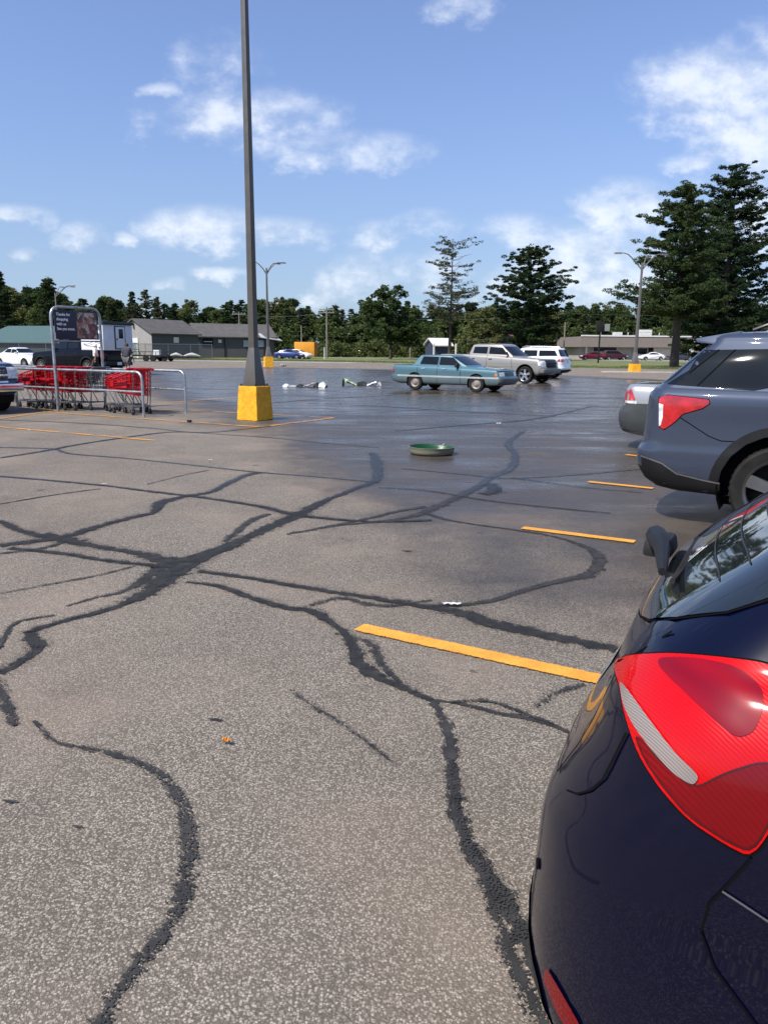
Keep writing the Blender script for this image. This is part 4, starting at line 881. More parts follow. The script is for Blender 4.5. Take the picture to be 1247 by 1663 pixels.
def pickup(name, label, pm, loc, hd, kind, group=None, full=True):
    L = 5.85; W = 1.01
    rows = [rw(.5, .42, 5.3, .36, .84, .86, .84, .15, .2, .02, .1), rw(.12, .50, 5.70, .42, .90, .94, .90, .15, .25, .02, .15), rw(.02, .60, 5.84, .55, .95, .99, .94, .14, .28, .02, .15), rw(.0, .74, 5.85, .72, .97, 1.0, .95, .12, .26, .02, .12),
            rw(.03, .80, 5.80, .80, .97, 1.01, .95, .08, .2, .02, .10), rw(.03, .82, 5.80, .82, .97, 1.01, .95, .08, .2, .02, .10), rw(.04, 1.05, 5.78, .98, .97, 1.01, .95, .08, .2, .01, .10), rw(.04, 1.26, 5.70, 1.10, .96, .99, .92, .08, .2, .01, .12), rw(.07, 1.33, 5.55, 1.16, .94, .96, .86, .06, .2, .01, .14),
            rw(1.62, 1.345, 4.28, 1.25, .90, .91, .84, .08, .12, .0, .1), rw(1.66, 1.36, 4.22, 1.27, .88, .89, .82, .08, .12, .0, .1), rw(1.78, 1.72, 3.62, 1.72, .77, .775, .72, .08, .12, .0, .08), rw(1.83, 1.80, 3.50, 1.81, .73, .73, .68, .08, .1, .0, .06), rw(2.0, 1.855, 3.3, 1.86, .60, .60, .56, .08, .1, 0, .04)]
    r, k = vehicle(name, label, 'pickup truck', rows, pm, loc, hd, (1.20, 4.88), W, .40, .27, style='spoke5' if kind == 'silver' else 'spoke10', group=group, arch=1.2, archz=.03, ks=32)
    g = [('door_window', [(1.90, 1.40), (2.72, 1.37), (2.72, 1.71), (1.95, 1.71)]), ('door_window', [(2.82, 1.37), (3.86, 1.33), (3.52, 1.67), (2.82, 1.71)])]
    lm = [('taillight', REDL, [(.05, .92), (.15, .92), (.15, 1.24), (.05, 1.24)])]
    hm = BLACK if kind != 'slate' else pm
    sides(r, k, g, lm, [[(1.60, 1.30), (1.60, .5)], [(1.75, 1.32), (1.75, .9), (1.85, .5)], [(2.77, 1.75), (2.77, .5)], [(4.12, 1.26), (4.16, .95), (4.2, .5)]], [(2.0, 1.13), (2.98, 1.12)], hm, (3.85, .86, 1.40), BLACK)
    for s in 'RL':
        for xw in (1.20, 4.88):
            ring = lambda R1: [(xw + R1 * math.cos(R(a)), .43 + R1 * math.sin(R(a))) for a in range(-5, 186, 10)]
            panel(k, 'wheel_arch_trim', pm if kind == 'silver' else BLACK, s, ring(.56) + list(reversed(ring(.485))), r, .012, .12)
    panel(k, 'windshield', GLASS, 'F', [(-.76, 1.29), (.76, 1.29), (.68, 1.73), (-.68, 1.73)], r, .005, rad=.05)
    panel(k, 'rear_window', GLASS, 'B', [(-.70, 1.40), (.70, 1.40), (.62, 1.72), (-.62, 1.72)], r, .005, rad=.03)
    gm = mat('dark grille', (.03, .03, .03), .4)
    g_ = panel(k, 'grille', gm, 'F', [(-.50, .74), (.50, .74), (.54, 1.06), (-.54, 1.06)], r, .006)
    bar = MB()
    for z0 in (.80, .94):
        pts = []
        for i in range(25): pts.append((5.84 - .12 * ((i - 12) / 12 * .5) ** 2, -.5 + i / 24, z0 + (.02 if i % 2 else -.02)))
        bar.tube(pts, .010, 4)
        bar.tube([(x, y, z + .05) for x, y, z in pts], .010, 4)
    bar.build('grille_mesh', mat('grille grey', (.20, .21, .23), .35, metal=.8) if kind != 'silver' else BLACK, g_)
    seams(k, 'grille_surround', CHROME if kind != 'silver' else BLACK, 'F', [[(-.53, .73), (.53, .73)], [(-.56, .885), (.56, .885)], [(-.57, 1.07), (.57, 1.07)]], .035, g_, .016)
    for sg in (-1, 1):
        panel(k, 'headlight', WHL, 'F', [(sg * .56, .80), (sg * .88, .80), (sg * .90, 1.06), (sg * .58, 1.06)], r, .008)
        panel(k, 'side_headlight', WHL, 'L' if sg > 0 else 'R', [(5.55, .84), (5.74, .84), (5.72, 1.03), (5.54, 1.03)], r, .008)
    m = MB(); m.box((5.80, 0, .60), (.16, 1.72, .19)); m.box((5.74, .86, .60), (.22, .12, .19)); m.box((5.74, -.86, .60), (.22, .12, .19)); m.build('front_bumper', CHROME if kind != 'silver' else mat('dull bumper', (.16, .16, .15), .5, metal=.3), r, bevel=.03)
    m = MB(); m.box((-.04, 0, .62), (.18, 1.8, .18)); m.build('rear_bumper', CHROME if kind == 'slate' else BLACK, r, bevel=.02)
    panel(k, 'tailgate', pm, 'B', [(-.80, .82), (.80, .82), (.80, 1.27), (-.80, 1.27)], r, .008, thick=.012)
    for sg in (-1, 1): panel(k, 'taillight', REDL, 'B', [(sg * .83, .88), (sg * .93, .88), (sg * .93, 1.24), (sg * .83, 1.24)], r, .008)
    m = MB(); m.box((-.14, 0, .62), (.008, .30, .15)); m.build('number_plate', PLATE, r)
    return r, k
SILV = paint('pewter car paint', (0.29, 0.275, 0.25), 0.42, 0.4, 0.35, (.16, .14, .12))
WRK = mat('white car paint', (.78, .78, .77), .3, coat=.8, var=.03)
SLATEB = paint('steel blue truck paint', (.03, .05, .09), .3, .4, .2)
NAVT = paint('deep navy truck paint', (.0012, .0018, .006), .35, .0, .02, coat=0.25)
hp = R(-38)
tr_, _ = pickup('pickup_truck', 'pewter silver crew cab pickup parked between the teal sedan and the white SUV', SILV, (0, 0, 0), hp, 'silver')
U = Vector((math.cos(hp), math.sin(hp), 0)); N_ = Vector((-math.sin(hp), math.cos(hp), 0))
fc = gnd(852, 626.5); tr_.location = Vector((.179 * 37.5, 37.5, 0)) - U * 4.88 + N_ * .90
tr2, _ = pickup('pickup_truck', 'dark blue pickup nose with chrome bumper and mesh grille at the left edge', SLATEB, lot(-16.55 - 5.85, 10.95), HD, 'slate')
hn = R(180 - 29.5); U = Vector((math.cos(hn), math.sin(hn), 0)); N_ = Vector((-math.sin(hn), math.cos(hn), 0))
tr3, _ = pickup('pickup_truck', 'deep navy pickup with silver spoked wheels carrying a white camper', NAVT, (0, 0, 0), hn, 'navy')
rwc = Vector((-.3795 * 43, 43, 0)); tr3.location = rwc - U * 1.26 - N_ * .96; tr3.scale = (1.05, 1.05, 1.05)
tr3.location.z = .0
# the slide-in camper standing in the navy pickup's bed
def camper():
    o = empty('truck_camper', tr3.location, hn); tag(o, 'white slide-in camper with a black roof and rear door on the navy pickup', 'camper')
    wm = mat('camper white panel', (.62, .64, .68), .4, var=.05); bl = mat('camper black', (.012, .012, .014), .4)
    prof = [(-.15, 1.36), (1.62, 1.36), (1.62, 1.95), (3.1, 2.0), (3.3, 2.15), (3.1, 2.72), (-.15, 2.72)]
    Mx = Matrix.Rotation(R(90), 4, 'X')
    m = MB(); m.prism(prof, -1.02, 1.02, Mx); b = m.build('camper_body', wm, o, bevel=.03)
    m = MB(); m.box((1.55, 0, 2.80), (3.6, 2.14, .16)); m.box((1.4, 0, 2.92), (.6, .6, .10)); m.build('roof', bl, b, bevel=.03)
    m = MB(); m.box((-.17, -.12, 2.04), (.03, .74, 1.24)); d = m.build('door_frame', bl, b, bevel=.012)
    m = MB(); m.box((-.19, -.12, 2.04), (.03, .62, 1.14)); dd = m.build('door', wm, d, bevel=.012)
    m = MB(); m.box((-.207, -.16, 2.25), (.012, .30, .50)); m.build('window', GLASS, dd, bevel=.005)
    m = MB(); m.box((-.215, .13, 1.95), (.03, .05, .12)); m.build('handle', bl, dd)
    for sg in (-1, 1):
        m = MB(); m.box((.72, sg * 1.025, 1.68), (1.7, .02, .56)); m.build('side_panel', mat('bright white panel', (.80, .80, .80), .35, var=.02), b)
        m = MB()
        for j in range(3): m.tube([(-.05 + .16 * i, sg * 1.037, 1.78 - .07 * j + .09 * math.sin(i * .62 + j * .5)) for i in range(10)], .012, 4)
        m.box((.15, sg * 1.037, 1.50), (.16, .006, .10)); m.build('stripe_graphic', mat('grey graphic', (.10, .10, .13), .4), b)
        m = MB(); m.box((.9, sg * 1.03, 2.25), (.8, .03, .42)); m.build('window', GLASS, b)
        m = MB(); m.rod((.0, sg * 1.10, 2.62), (2.9, sg * 1.10, 2.62), .06); m.build('awning', mat('awning fabric', (.35, .34, .34), .7), b)
camper()

def modern_sedan(name, label, pm, loc, hd, group=None, H=1.46, style='spoke5', trim=None):
    q = H / 1.46
    rows = [rw(.35, .22, 4.5, .20, .76, .80, .74, .3, .3, .08, .2), rw(.08, .27, 4.72, .25, .82, .88, .80, .32, .4, .1, .25), rw(.0, .42, 4.80, .42, .86, .915, .83, .32, .42, .11, .28), rw(.0, .60, 4.78, .58, .87, .92, .83, .30, .42, .11, .3), rw(.06, .70, 4.74, .68, .87, .92, .82, .28, .42, .1, .3),
            rw(.08, .86, 4.62, .78, .86, .91, .80, .25, .4, .1, .3), rw(.11, .97 * q, 4.45, .84, .83, .885, .76, .22, .35, .1, .3), rw(.22, 1.02 * q, 4.3, .88, .77, .84, .70, .2, .3, .1, .3), rw(.95, 1.06 * q, 3.35, 1.0, .72, .78, .70, .15, .15, .05, .15),
            rw(1.55, 1.36 * q, 2.65, 1.36 * q, .60, .63, .57, .15, .15, .05, .12), rw(1.72, 1.42 * q, 2.5, 1.42 * q, .54, .56, .51, .15, .15, .04, .1), rw(1.95, 1.455 * q, 2.35, 1.455 * q, .36, .36, .34, .1, .1, .02, .05)]
    r, k = vehicle(name, label, 'car', rows, pm, loc, hd, (1.02, 3.76), .915, .325, .21, style=style, group=group, ks=28)
    sides(r, k, [('door_window', [(1.35, 1.08 * q), (2.18, 1.06 * q), (2.18, 1.35 * q), (1.68, 1.35 * q)]), ('door_window', [(2.24, 1.06 * q), (3.12, 1.03 * q), (2.62, 1.30 * q), (2.24, 1.35 * q)])],
          [('headlight', WHL, [(4.12, .70), (4.62, .64), (4.55, .76), (4.05, .80)]), ('taillight', REDL, [(.04, .72), (.34, .80), (.26, .96), (.10, .98)])],
          [[(1.15, 1.02), (1.40, .7), (1.5, .3)], [(2.21, 1.3), (2.21, .3)], [(3.2, .98), (3.22, .3)]], [(1.6, .90), (2.5, .89)], pm, (2.98, .80, 1.05), pm)
    panel(k, 'windshield', GLASS, 'F', [(-.68, 1.07 * q), (.68, 1.07 * q), (.54, 1.37 * q), (-.54, 1.37 * q)], r, .005, rad=.05)
    panel(k, 'rear_window', GLASS, 'B', [(-.66, 1.12 * q), (.66, 1.12 * q), (.54, 1.36 * q), (-.54, 1.36 * q)], r, .005, rad=.05)
    panel(k, 'grille', mat('dark grille', (.03, .03, .03), .4), 'F', [(-.40, .50), (.40, .50), (.45, .70), (-.45, .70)], r, .006, rad=.03)
    panel(k, 'air_intake', BLACK, 'F', [(-.55, .30), (.55, .30), (.6, .42), (-.6, .42)], r, .006, rad=.03)
    for sg in (-1, 1): panel(k, 'headlight', WHL, 'F', [(sg * .50, .64), (sg * .80, .66), (sg * .80, .78), (sg * .50, .74)], r, .006)
    for sg in (-1, 1): panel(k, 'taillight', REDL, 'B', [(sg * .48, .76), (sg * .80, .74), (sg * .78, .94), (sg * .46, .92)], r, .006)
    seams(k, 'bonnet_gap', SEAM, 'F', [[(-.72, .80), (-.3, .76), (.3, .76), (.72, .80)]], .012, r)
    panel(k, 'number_plate', PLATE, 'B', [(-.15, .72), (.15, .72), (.15, .85), (-.15, .85)], r, .008)
    return r, k
wc, _ = modern_sedan('white_sedan', 'white sedan facing the corral, parked left of the navy camper pickup', WRK, (0, 0, 0), HD, style='spoke10')
wc.location = Vector((-.432 * 57, 57, 0)) - DV * 4.7 - NV * .3

SSIL = paint('silver car paint', (.36, .36, .36), .4, .5, .3, (.17, .16, .15))
def silver_sedan():
    r, k = modern_sedan('silver_sedan', 'silver sedan with dark grey bumper and small red tail lamp behind the slate SUV', SSIL, lot(-2.95, 13.55), HD, H=1.49)
    gb = mat('grey bumper cover', (.045, .05, .05), .45)
    for mir in (1, -1):
        s = 'R' if mir == 1 else 'L'
        panel(k, 'bumper_cover', gb, s, [(.0, .30), (1.0, .26), (.66, .34), (.66, .74), (.02, .74)], r, .007, .06)
        panel(k, 'lamp_garnish', WHL, s, [(.04, .745), (.36, .735), (.36, .775), (.04, .785)], r, .008)
    panel(k, 'bumper_cover', gb, 'B', [(-.80, .28), (.80, .28), (.80, .70), (-.80, .70)], r, .006)
    return r
silver_sedan()
def white_suv():
    rows = [rw(.35, .30, 4.8, .28, .80, .90, .80, .3, .3, .1, .2), rw(.14, .36, 4.95, .34, .88, .96, .88, .35, .35, .12, .2), rw(.0, .55, 5.05, .55, .93, .985, .92, .34, .4, .12, .25),
            rw(.05, .73, 5.03, .85, .93, .985, .91, .30, .4, .10, .25), rw(.08, 1.0, 4.7, 1.05, .93, .98, .88, .25, .35, .09, .25), rw(.12, 1.14, 4.2, 1.13, .89, .94, .84, .2, .3, .09, .25),
            rw(.18, 1.20, 3.75, 1.20, .85, .90, .80, .18, .2, .09, .2), rw(.36, 1.52, 3.0, 1.55, .76, .79, .70, .16, .2, .07, .2), rw(.46, 1.66, 2.7, 1.68, .70, .72, .64, .16, .2, .05, .15), rw(.7, 1.72, 2.4, 1.74, .5, .5, .45, .15, .2, .03, .05)]
    r, k = vehicle('white_suv', 'white SUV with roof rails parked facing away beyond the silver pickup', 'car', rows, WRK, (0, 0, 0), 0, (1.12, 4.16), .985, .375, .24, arch=1.2, ks=28)
    sides(r, k, [('quarter_window', [(.42, 1.26), (1.50, 1.24), (1.52, 1.56), (.62, 1.56)]), ('door_window', [(1.60, 1.24), (2.45, 1.22), (2.40, 1.57), (1.62, 1.57)]), ('door_window', [(2.52, 1.22), (3.50, 1.20), (3.0, 1.50), (2.50, 1.56)])],
          [('taillight', REDL, [(.03, .92), (.44, .96), (.34, 1.10), (.06, 1.10)]), ('lower_cladding', BLACK, [(.02, .33), (5.0, .33), (5.0, .46), (.02, .48)]), ('headlight', WHL, [(4.4, .85), (4.9, .8), (4.85, .95), (4.3, 1.0)])],
          [[(1.5, 1.2), (1.7, .85), (1.8, .4)], [(2.48, 1.2), (2.48, .4)], [(3.5, 1.15), (3.55, .4)]], [(1.8, 1.02), (2.7, 1.0)], WRK, (3.3, .90, 1.2), WRK)
    panel(k, 'rear_window', GLASS, 'B', [(-.78, 1.24), (.78, 1.24), (.68, 1.60), (-.68, 1.60)], r, .005, rad=.05)
    panel(k, 'windshield', GLASS, 'F', [(-.75, 1.24), (.75, 1.24), (.62, 1.62), (-.62, 1.62)], r, .005, rad=.05)
    panel(k, 'rear_bumper', BLACK, 'B', [(-.85, .33), (.85, .33), (.85, .50), (-.85, .50)], r, .008)
    panel(k, 'number_plate', PLATE, 'B', [(-.15, .85), (.15, .85), (.15, 1.0), (-.15, 1.0)], r, .008)
    panel(k, 'grille', mat('dark grille', (.03, .03, .03), .4), 'F', [(-.5, .7), (.5, .7), (.55, .95), (-.55, .95)], r, .008)
    for sg in (-1, 1):
        panel(k, 'taillight', REDL, 'B', [(sg * .62, .93), (sg * .86, .93), (sg * .86, 1.10), (sg * .62, 1.06)], r, .007)
        m = MB(); m.tube([(.75, sg * .64, 1.69), (.9, sg * .66, 1.76), (2.4, sg * .63, 1.79), (2.6, sg * .60, 1.72)], .02, 8); m.build('roof_rail', ALLOY, r)
    m = MB(); m.box((-.03, 0, .45), (.18, .08, .07)); m.build('tow_hitch', UNDER, r)
    return r
r = white_suv(); hs = R(180 - 30); r.rotation_euler.z = hs
U = Vector((math.cos(hs), math.sin(hs), 0)); N_ = Vector((-math.sin(hs), math.cos(hs), 0))
rc = Vector((.203 * 44, 44, 0)); r.location = rc - U * 1.12 - N_ * .95

# far cars: bodies, glass, wheels and lamps
def far_car(name, label, pm, px, Y, hd, kind='sedan', group=None, zg=0.0):
    if kind == 'sedan':
        rows = [rw(.2, .22, 4.5, .22, .80, .84, .78, .3, .35, .1, .2), rw(.0, .5, 4.7, .5, .86, .9, .82, .3, .4, .1, .25), rw(.08, .88, 4.5, .78, .84, .88, .78, .25, .35, .1, .25), rw(.4, 1.0, 3.9, .92, .74, .8, .7, .2, .3, .05, .2), rw(1.5, 1.38, 2.6, 1.38, .58, .6, .55, .15, .15, .03, .1), rw(1.9, 1.44, 2.3, 1.44, .3, .3, .3, .1, .1, 0, 0)]
        H0, H1 = 1.03, 1.34
        g = [(1.1, H0), (3.2, H0 - .03), (2.6, H1 - .03), (1.6, H1)]
    else:
        rows = [rw(.2, .3, 4.5, .3, .80, .86, .78, .3, .35, .1, .2), rw(.0, .6, 4.7, .6, .88, .93, .84, .3, .4, .1, .25), rw(.06, 1.0, 4.5, .95, .86, .92, .8, .25, .35, .1, .25), rw(.14, 1.1, 3.8, 1.06, .80, .86, .74, .2, .3, .05, .2), rw(.5, 1.58, 2.8, 1.6, .66, .68, .6, .15, .15, .03, .1), rw(.8, 1.68, 2.5, 1.68, .4, .4, .4, .1, .1, 0, 0)]
        g = [(.45, 1.18), (3.4, 1.14), (2.8, 1.50), (.62, 1.52)]
    r, k = vehicle(name, label, 'car', rows, pm, (0, 0, zg), hd, (.95, 3.65), .9, .33, .2, group=group, ks=20, kc=4, sub=3)
    for s in 'RL': panel(k, 'side_window', GLASS, s, g, r, .006, .2, rad=.05); panel(k, 'headlight', WHL, s, [(4.2, .64), (4.6, .6), (4.55, .74), (4.15, .76)], r, .006); panel(k, 'taillight', REDL, s, [(.05, .74), (.3, .74), (.26, .88), (.08, .88)], r, .006)
    panel(k, 'windshield', GLASS, 'F', [(-.62, g[1][1] + .02), (.62, g[1][1] + .02), (.52, g[2][1] + .03), (-.52, g[2][1] + .03)], r, .006)
    panel(k, 'rear_window', GLASS, 'B', [(-.62, g[0][1] + .06), (.62, g[0][1] + .06), (.52, g[3][1]), (-.52, g[3][1])], r, .006)
    p = at(px, 567, Y); c_ = Vector((math.cos(hd), math.sin(hd), 0)); r.location = Vector((p.x, Y, zg)) - c_ * 2.3
    return r
far_car('far_sedan', 'bright blue sedan parked in front of the yellow container trailer', paint('royal blue paint', (.01, .03, .16), .3, .2), 470, 118, R(-10))
far_car('far_sedan', 'white car mostly hidden between the blue sedan and the yellow container', WRK, 484, 121, R(-25))
far_car('far_sedan', 'silver car in the shade left of the low roadside bushes', SSIL, 556, 175, R(12))
far_car('far_sedan', 'white car in the shade beside the round dark tree', WRK, 590, 172, R(-15))
far_car('far_sedan', 'dark red sedan at the left end of the long brown roofed building', paint('maroon paint', (.11, .008, .014), .3, .1), 962, 141, R(178), zg=0)
far_car('far_hatchback', 'dark maroon hatchback second from left before the long brown roofed building', paint('wine paint', (.05, .008, .010), .3, .1), 998, 141, R(5), 'suv', zg=0)
far_car('far_sedan', 'white sedan in front of the long brown roofed building', WRK, 1058, 139, R(184), zg=0)
far_car('far_sedan', 'dark grey car half hidden by the tall pine trunk', paint('charcoal paint', (.04, .05, .06), .3, .2), 1105, 141, R(2), zg=0)

# ================================================================ things standing in the lot
YEL = mat('yellow painted concrete', (.74, .345, .008), .7, var=.16, scale=7, bump=.9, bscale=34)
POLEM = mat('bronze painted steel', (.085, .078, .070), .45, var=.12, scale=2)
POLEG = mat('weathered grey steel', (.12, .115, .11), .55, var=.12, scale=2)
def light_pole(name, label, x, y, rz, H, heads, pm=POLEM, group=None, bw=.60, bh=.76, arms=(0, 120, 240), asc=1.0):
    o = empty(name, (x, y, 0), rz); tag(o, label, 'light pole', group)
    bm = bmesh.new(); 
    vs = []
    random.seed(int(H * 100) + int(x))
    N = 9
    m = MB(); m.box((0, 0, bh / 2), (bw, bw, bh), taper=.86)
    b = m.build('concrete_base', YEL, o, bevel=.018)
    bmx = bmesh.new(); bmx.from_mesh(b.data); bmesh.ops.subdivide_edges(bmx, edges=[e for e in bmx.edges if e.calc_length() > .3], cuts=7, use_grid_fill=True)
    for v in bmx.verts: v.co += Vector((random.uniform(-1, 1), random.uniform(-1, 1), random.uniform(-.5, .5))) * .0045
    for f in bmx.faces: f.smooth = False
    bmx.to_mesh(b.data); bmx.free()
    k = bw / .6
    m = MB(); m.box((0, 0, bh + .015), (.42 * k, .42 * k, .02))
    m.box((0, 0, bh + .42), (.37 * k, .37 * k, .80), taper=.45)
    fl = m.build('base_cover', pm, o, bevel=.008)
    m = MB(); m.box((0, 0, (bh + .8 + H) / 2), (.160 * k, .160 * k, H - bh - .8), taper=.62); m.build('shaft', pm, o, bevel=.006)
    m = MB()
    for sx in (-1, 1):
        for sy in (-1, 1): m.rod((sx * .21 * k, sy * .21 * k, bh), (sx * .21 * k, sy * .21 * k, bh + .05), .018, n=6)
    m.build('anchor_bolts', UNDER, o)
    for a in arms:
        c, s = math.cos(R(a)), math.sin(R(a)); P = [(x_ * asc, 0, H + (z_ * asc if z_ > 0 else z_)) for x_, z_ in ((0, -.5), (.5, -.05), (1.0, .42), (1.35, .70), (1.7, .80), (2.0, .82))]
        m = MB(); m.tube([(x_ * c, x_ * s, z_) for x_, _, z_ in P], [.05, .045, .04, .036, .033, .03], 7); ar = m.build('arm', pm, o)
        m = MB(); m.box((2.0 * asc + .2, 0, H + .80 * asc), (.55, .28, .09), taper=.8); q = m.build('lamp_head', pm, ar, bevel=.02); q.rotation_euler.z = R(a)
        m = MB(); m.box((2.0 * asc + .22, 0, H + .80 * asc - .05), (.42, .22, .012)); g = m.build('lamp_lens', WHL, q)
    return o
light_pole('light_pole', 'tall bronze light pole on a big yellow concrete base, nearest to the camera', -2.86, 16.93 + .12, HD, 11.0, 3, bw=.57, bh=.74)
p = gnd(446, 594.5); light_pole('light_pole', 'three armed light pole with yellow base, left of centre beside the storage buildings', p.x, 66, R(20), 8.0, 3, POLEG, 'distant light poles', bh=.85, bw=.75, arms=(0, 35, 172), asc=.58)
p = gnd(1028, 605.5); light_pole('light_pole', 'three armed light pole with yellow base in front of the tall pines', p.x, 57.5, R(8), 7.75, 3, POLEG, 'distant light poles', bh=.66, bw=.72, arms=(10, 50, 175), asc=.8)
p = at(97, 567, 92); light_pole('light_pole', 'distant light pole rising behind the thank you sign at the left', p.x, 92, R(-10), 7.6, 3, POLEG, 'distant light poles', bh=.7, bw=.6, arms=(5, 100, 60))

# ---- cart corral
def corral():
    o = empty('cart_corral', lot(-16.2, 13.2), HD); tag(o, 'galvanised steel cart corral with curved rail ends and a sign frame', 'cart corral')
    for n in (-.67, .67):
        m = MB(); X0, X1 = -3.6, 2.85; z = 1.0; c = .16
        pts = [(X0, n, 0), (X0, n, z - c)] + [(X0 + c - c * math.cos(R(a)), n, z - c + c * math.sin(R(a))) for a in (30, 60, 90)] + [(X1 - c + c * math.cos(R(a)), n, z - c + c * math.sin(R(a))) for a in (90, 60, 30)] + [(X1, n, z - c), (X1, n, 0)]
        m.tube(pts, .030, 10); r = m.build('side_rail', GALV, o, 40)
        m = MB(); m.rod((X0, n, .56), (X1, n, .56), .024, n=8); m.build('lower_rail', GALV, r)
        m = MB(); m.rod((-1.6, n, 0), (-1.6, n, 1.0), .028, n=8); m.build('post', GALV, r)
        for x in (X0, X1, -1.6): m = MB(); m.lathe([(.0, .008), (.07, .008), (.07, 0)], (x, n, 0), 12); m.build('foot_plate', GALV, r)
    m = MB(); m.rod((-3.6, -.67, .56), (-3.6, .67, .56), .024, n=8); m.rod((-3.6, -.67, 1.0), (-3.6, .67, 1.0), .024, n=8); m.build('end_rail', GALV, o)
    # sign frame across the corral
    W = .72; H = 2.48; c = .22
    pts = [(0, -W, 0), (0, -W, H - c)] + [(0, -W + c - c * math.cos(R(a)), H - c + c * math.sin(R(a))) for a in (20, 40, 60, 90)] + [(0, W - c + c * math.cos(R(a)), H - c + c * math.sin(R(a))) for a in (90, 60, 40, 20)] + [(0, W, H - c), (0, W, 0)]
    m = MB(); m.tube(pts, .034, 10); f = m.build('sign_frame', GALV, o, 40)
    m = MB(); m.box((.0, 0, 2.06), (.03, 1.26, .68)); nv = mat('sign navy', (.010, .012, .035), .45, var=.05); s = m.build('sign_panel', nv, f, bevel=.004)
    m = MB(); m.rod((0, -W, 1.68), (0, W, 1.68), .018, n=8); m.rod((0, -W, 1.0), (0, W, 1.0), .022, n=8); m.build('cross_bar', GALV, f)
    for y in (-.66, .66): m = MB(); m.box((0, y, 1.80), (.04, .05, .16)); m.build('bracket', mat('white plastic', (.7, .7, .7), .5), s)
    wm = mat('sign lettering white', (.82, .82, .85), .5, var=.02)
    Mx = Matrix.Translation((.018, -.585, 2.275)) @ Matrix.Rotation(R(90), 4, 'Z') @ Matrix.Rotation(R(90), 4, 'X')
    text_mesh('sign_lettering', 'Thanks for\nshopping\nwith us\nSee you soon.', .092, wm, s, Mx, 1.22, .0022)
    # the picture half: an arrangement of petals, leaves and hands as soft colour shapes
    pm_ = bpy.data.materials.new('printed picture'); pm_.use_nodes = True; t = NT(pm_.node_tree); b = t.n['Principled BSDF']
    P = t.add('ShaderNodeTexCoord').outputs['Object']
    vo = t.add('ShaderNodeTexVoronoi', ins={'Scale': 7.0, 'Vector': P, 'Randomness': 1.0})
    cr = t.add('ShaderNodeValToRGB'); cr.color_ramp.interpolation = 'LINEAR'
    el = cr.color_ramp.elements; el[0].color = (.02, .015, .02, 1); el[1].color = (.30, .30, .16, 1)
    for pos, co in ((.22, (.12, .02, .03)), (.40, (.36, .17, .12)), (.52, (.55, .46, .42)), (.63, (.05, .035, .03)), (.78, (.22, .06, .05))): e = el.new(pos); e.color = (*co, 1)
    t.l.new(t.m('ADD', t.m('MULTIPLY', t.add('ShaderNodeSeparateColor', ins={0: vo.outputs['Color']}).outputs[0], .6), t.m('MULTIPLY', t.noise(P, 11, 4), .45)), cr.inputs[0])
    t.l.new(cr.outputs[0], b.inputs['Base Color']); b.inputs['Roughness'].default_value = .4
    m = MB(); m.box((.018, .29, 2.06), (.004, .60, .62)); m.build('sign_picture', pm_, s)
    return o
corral()

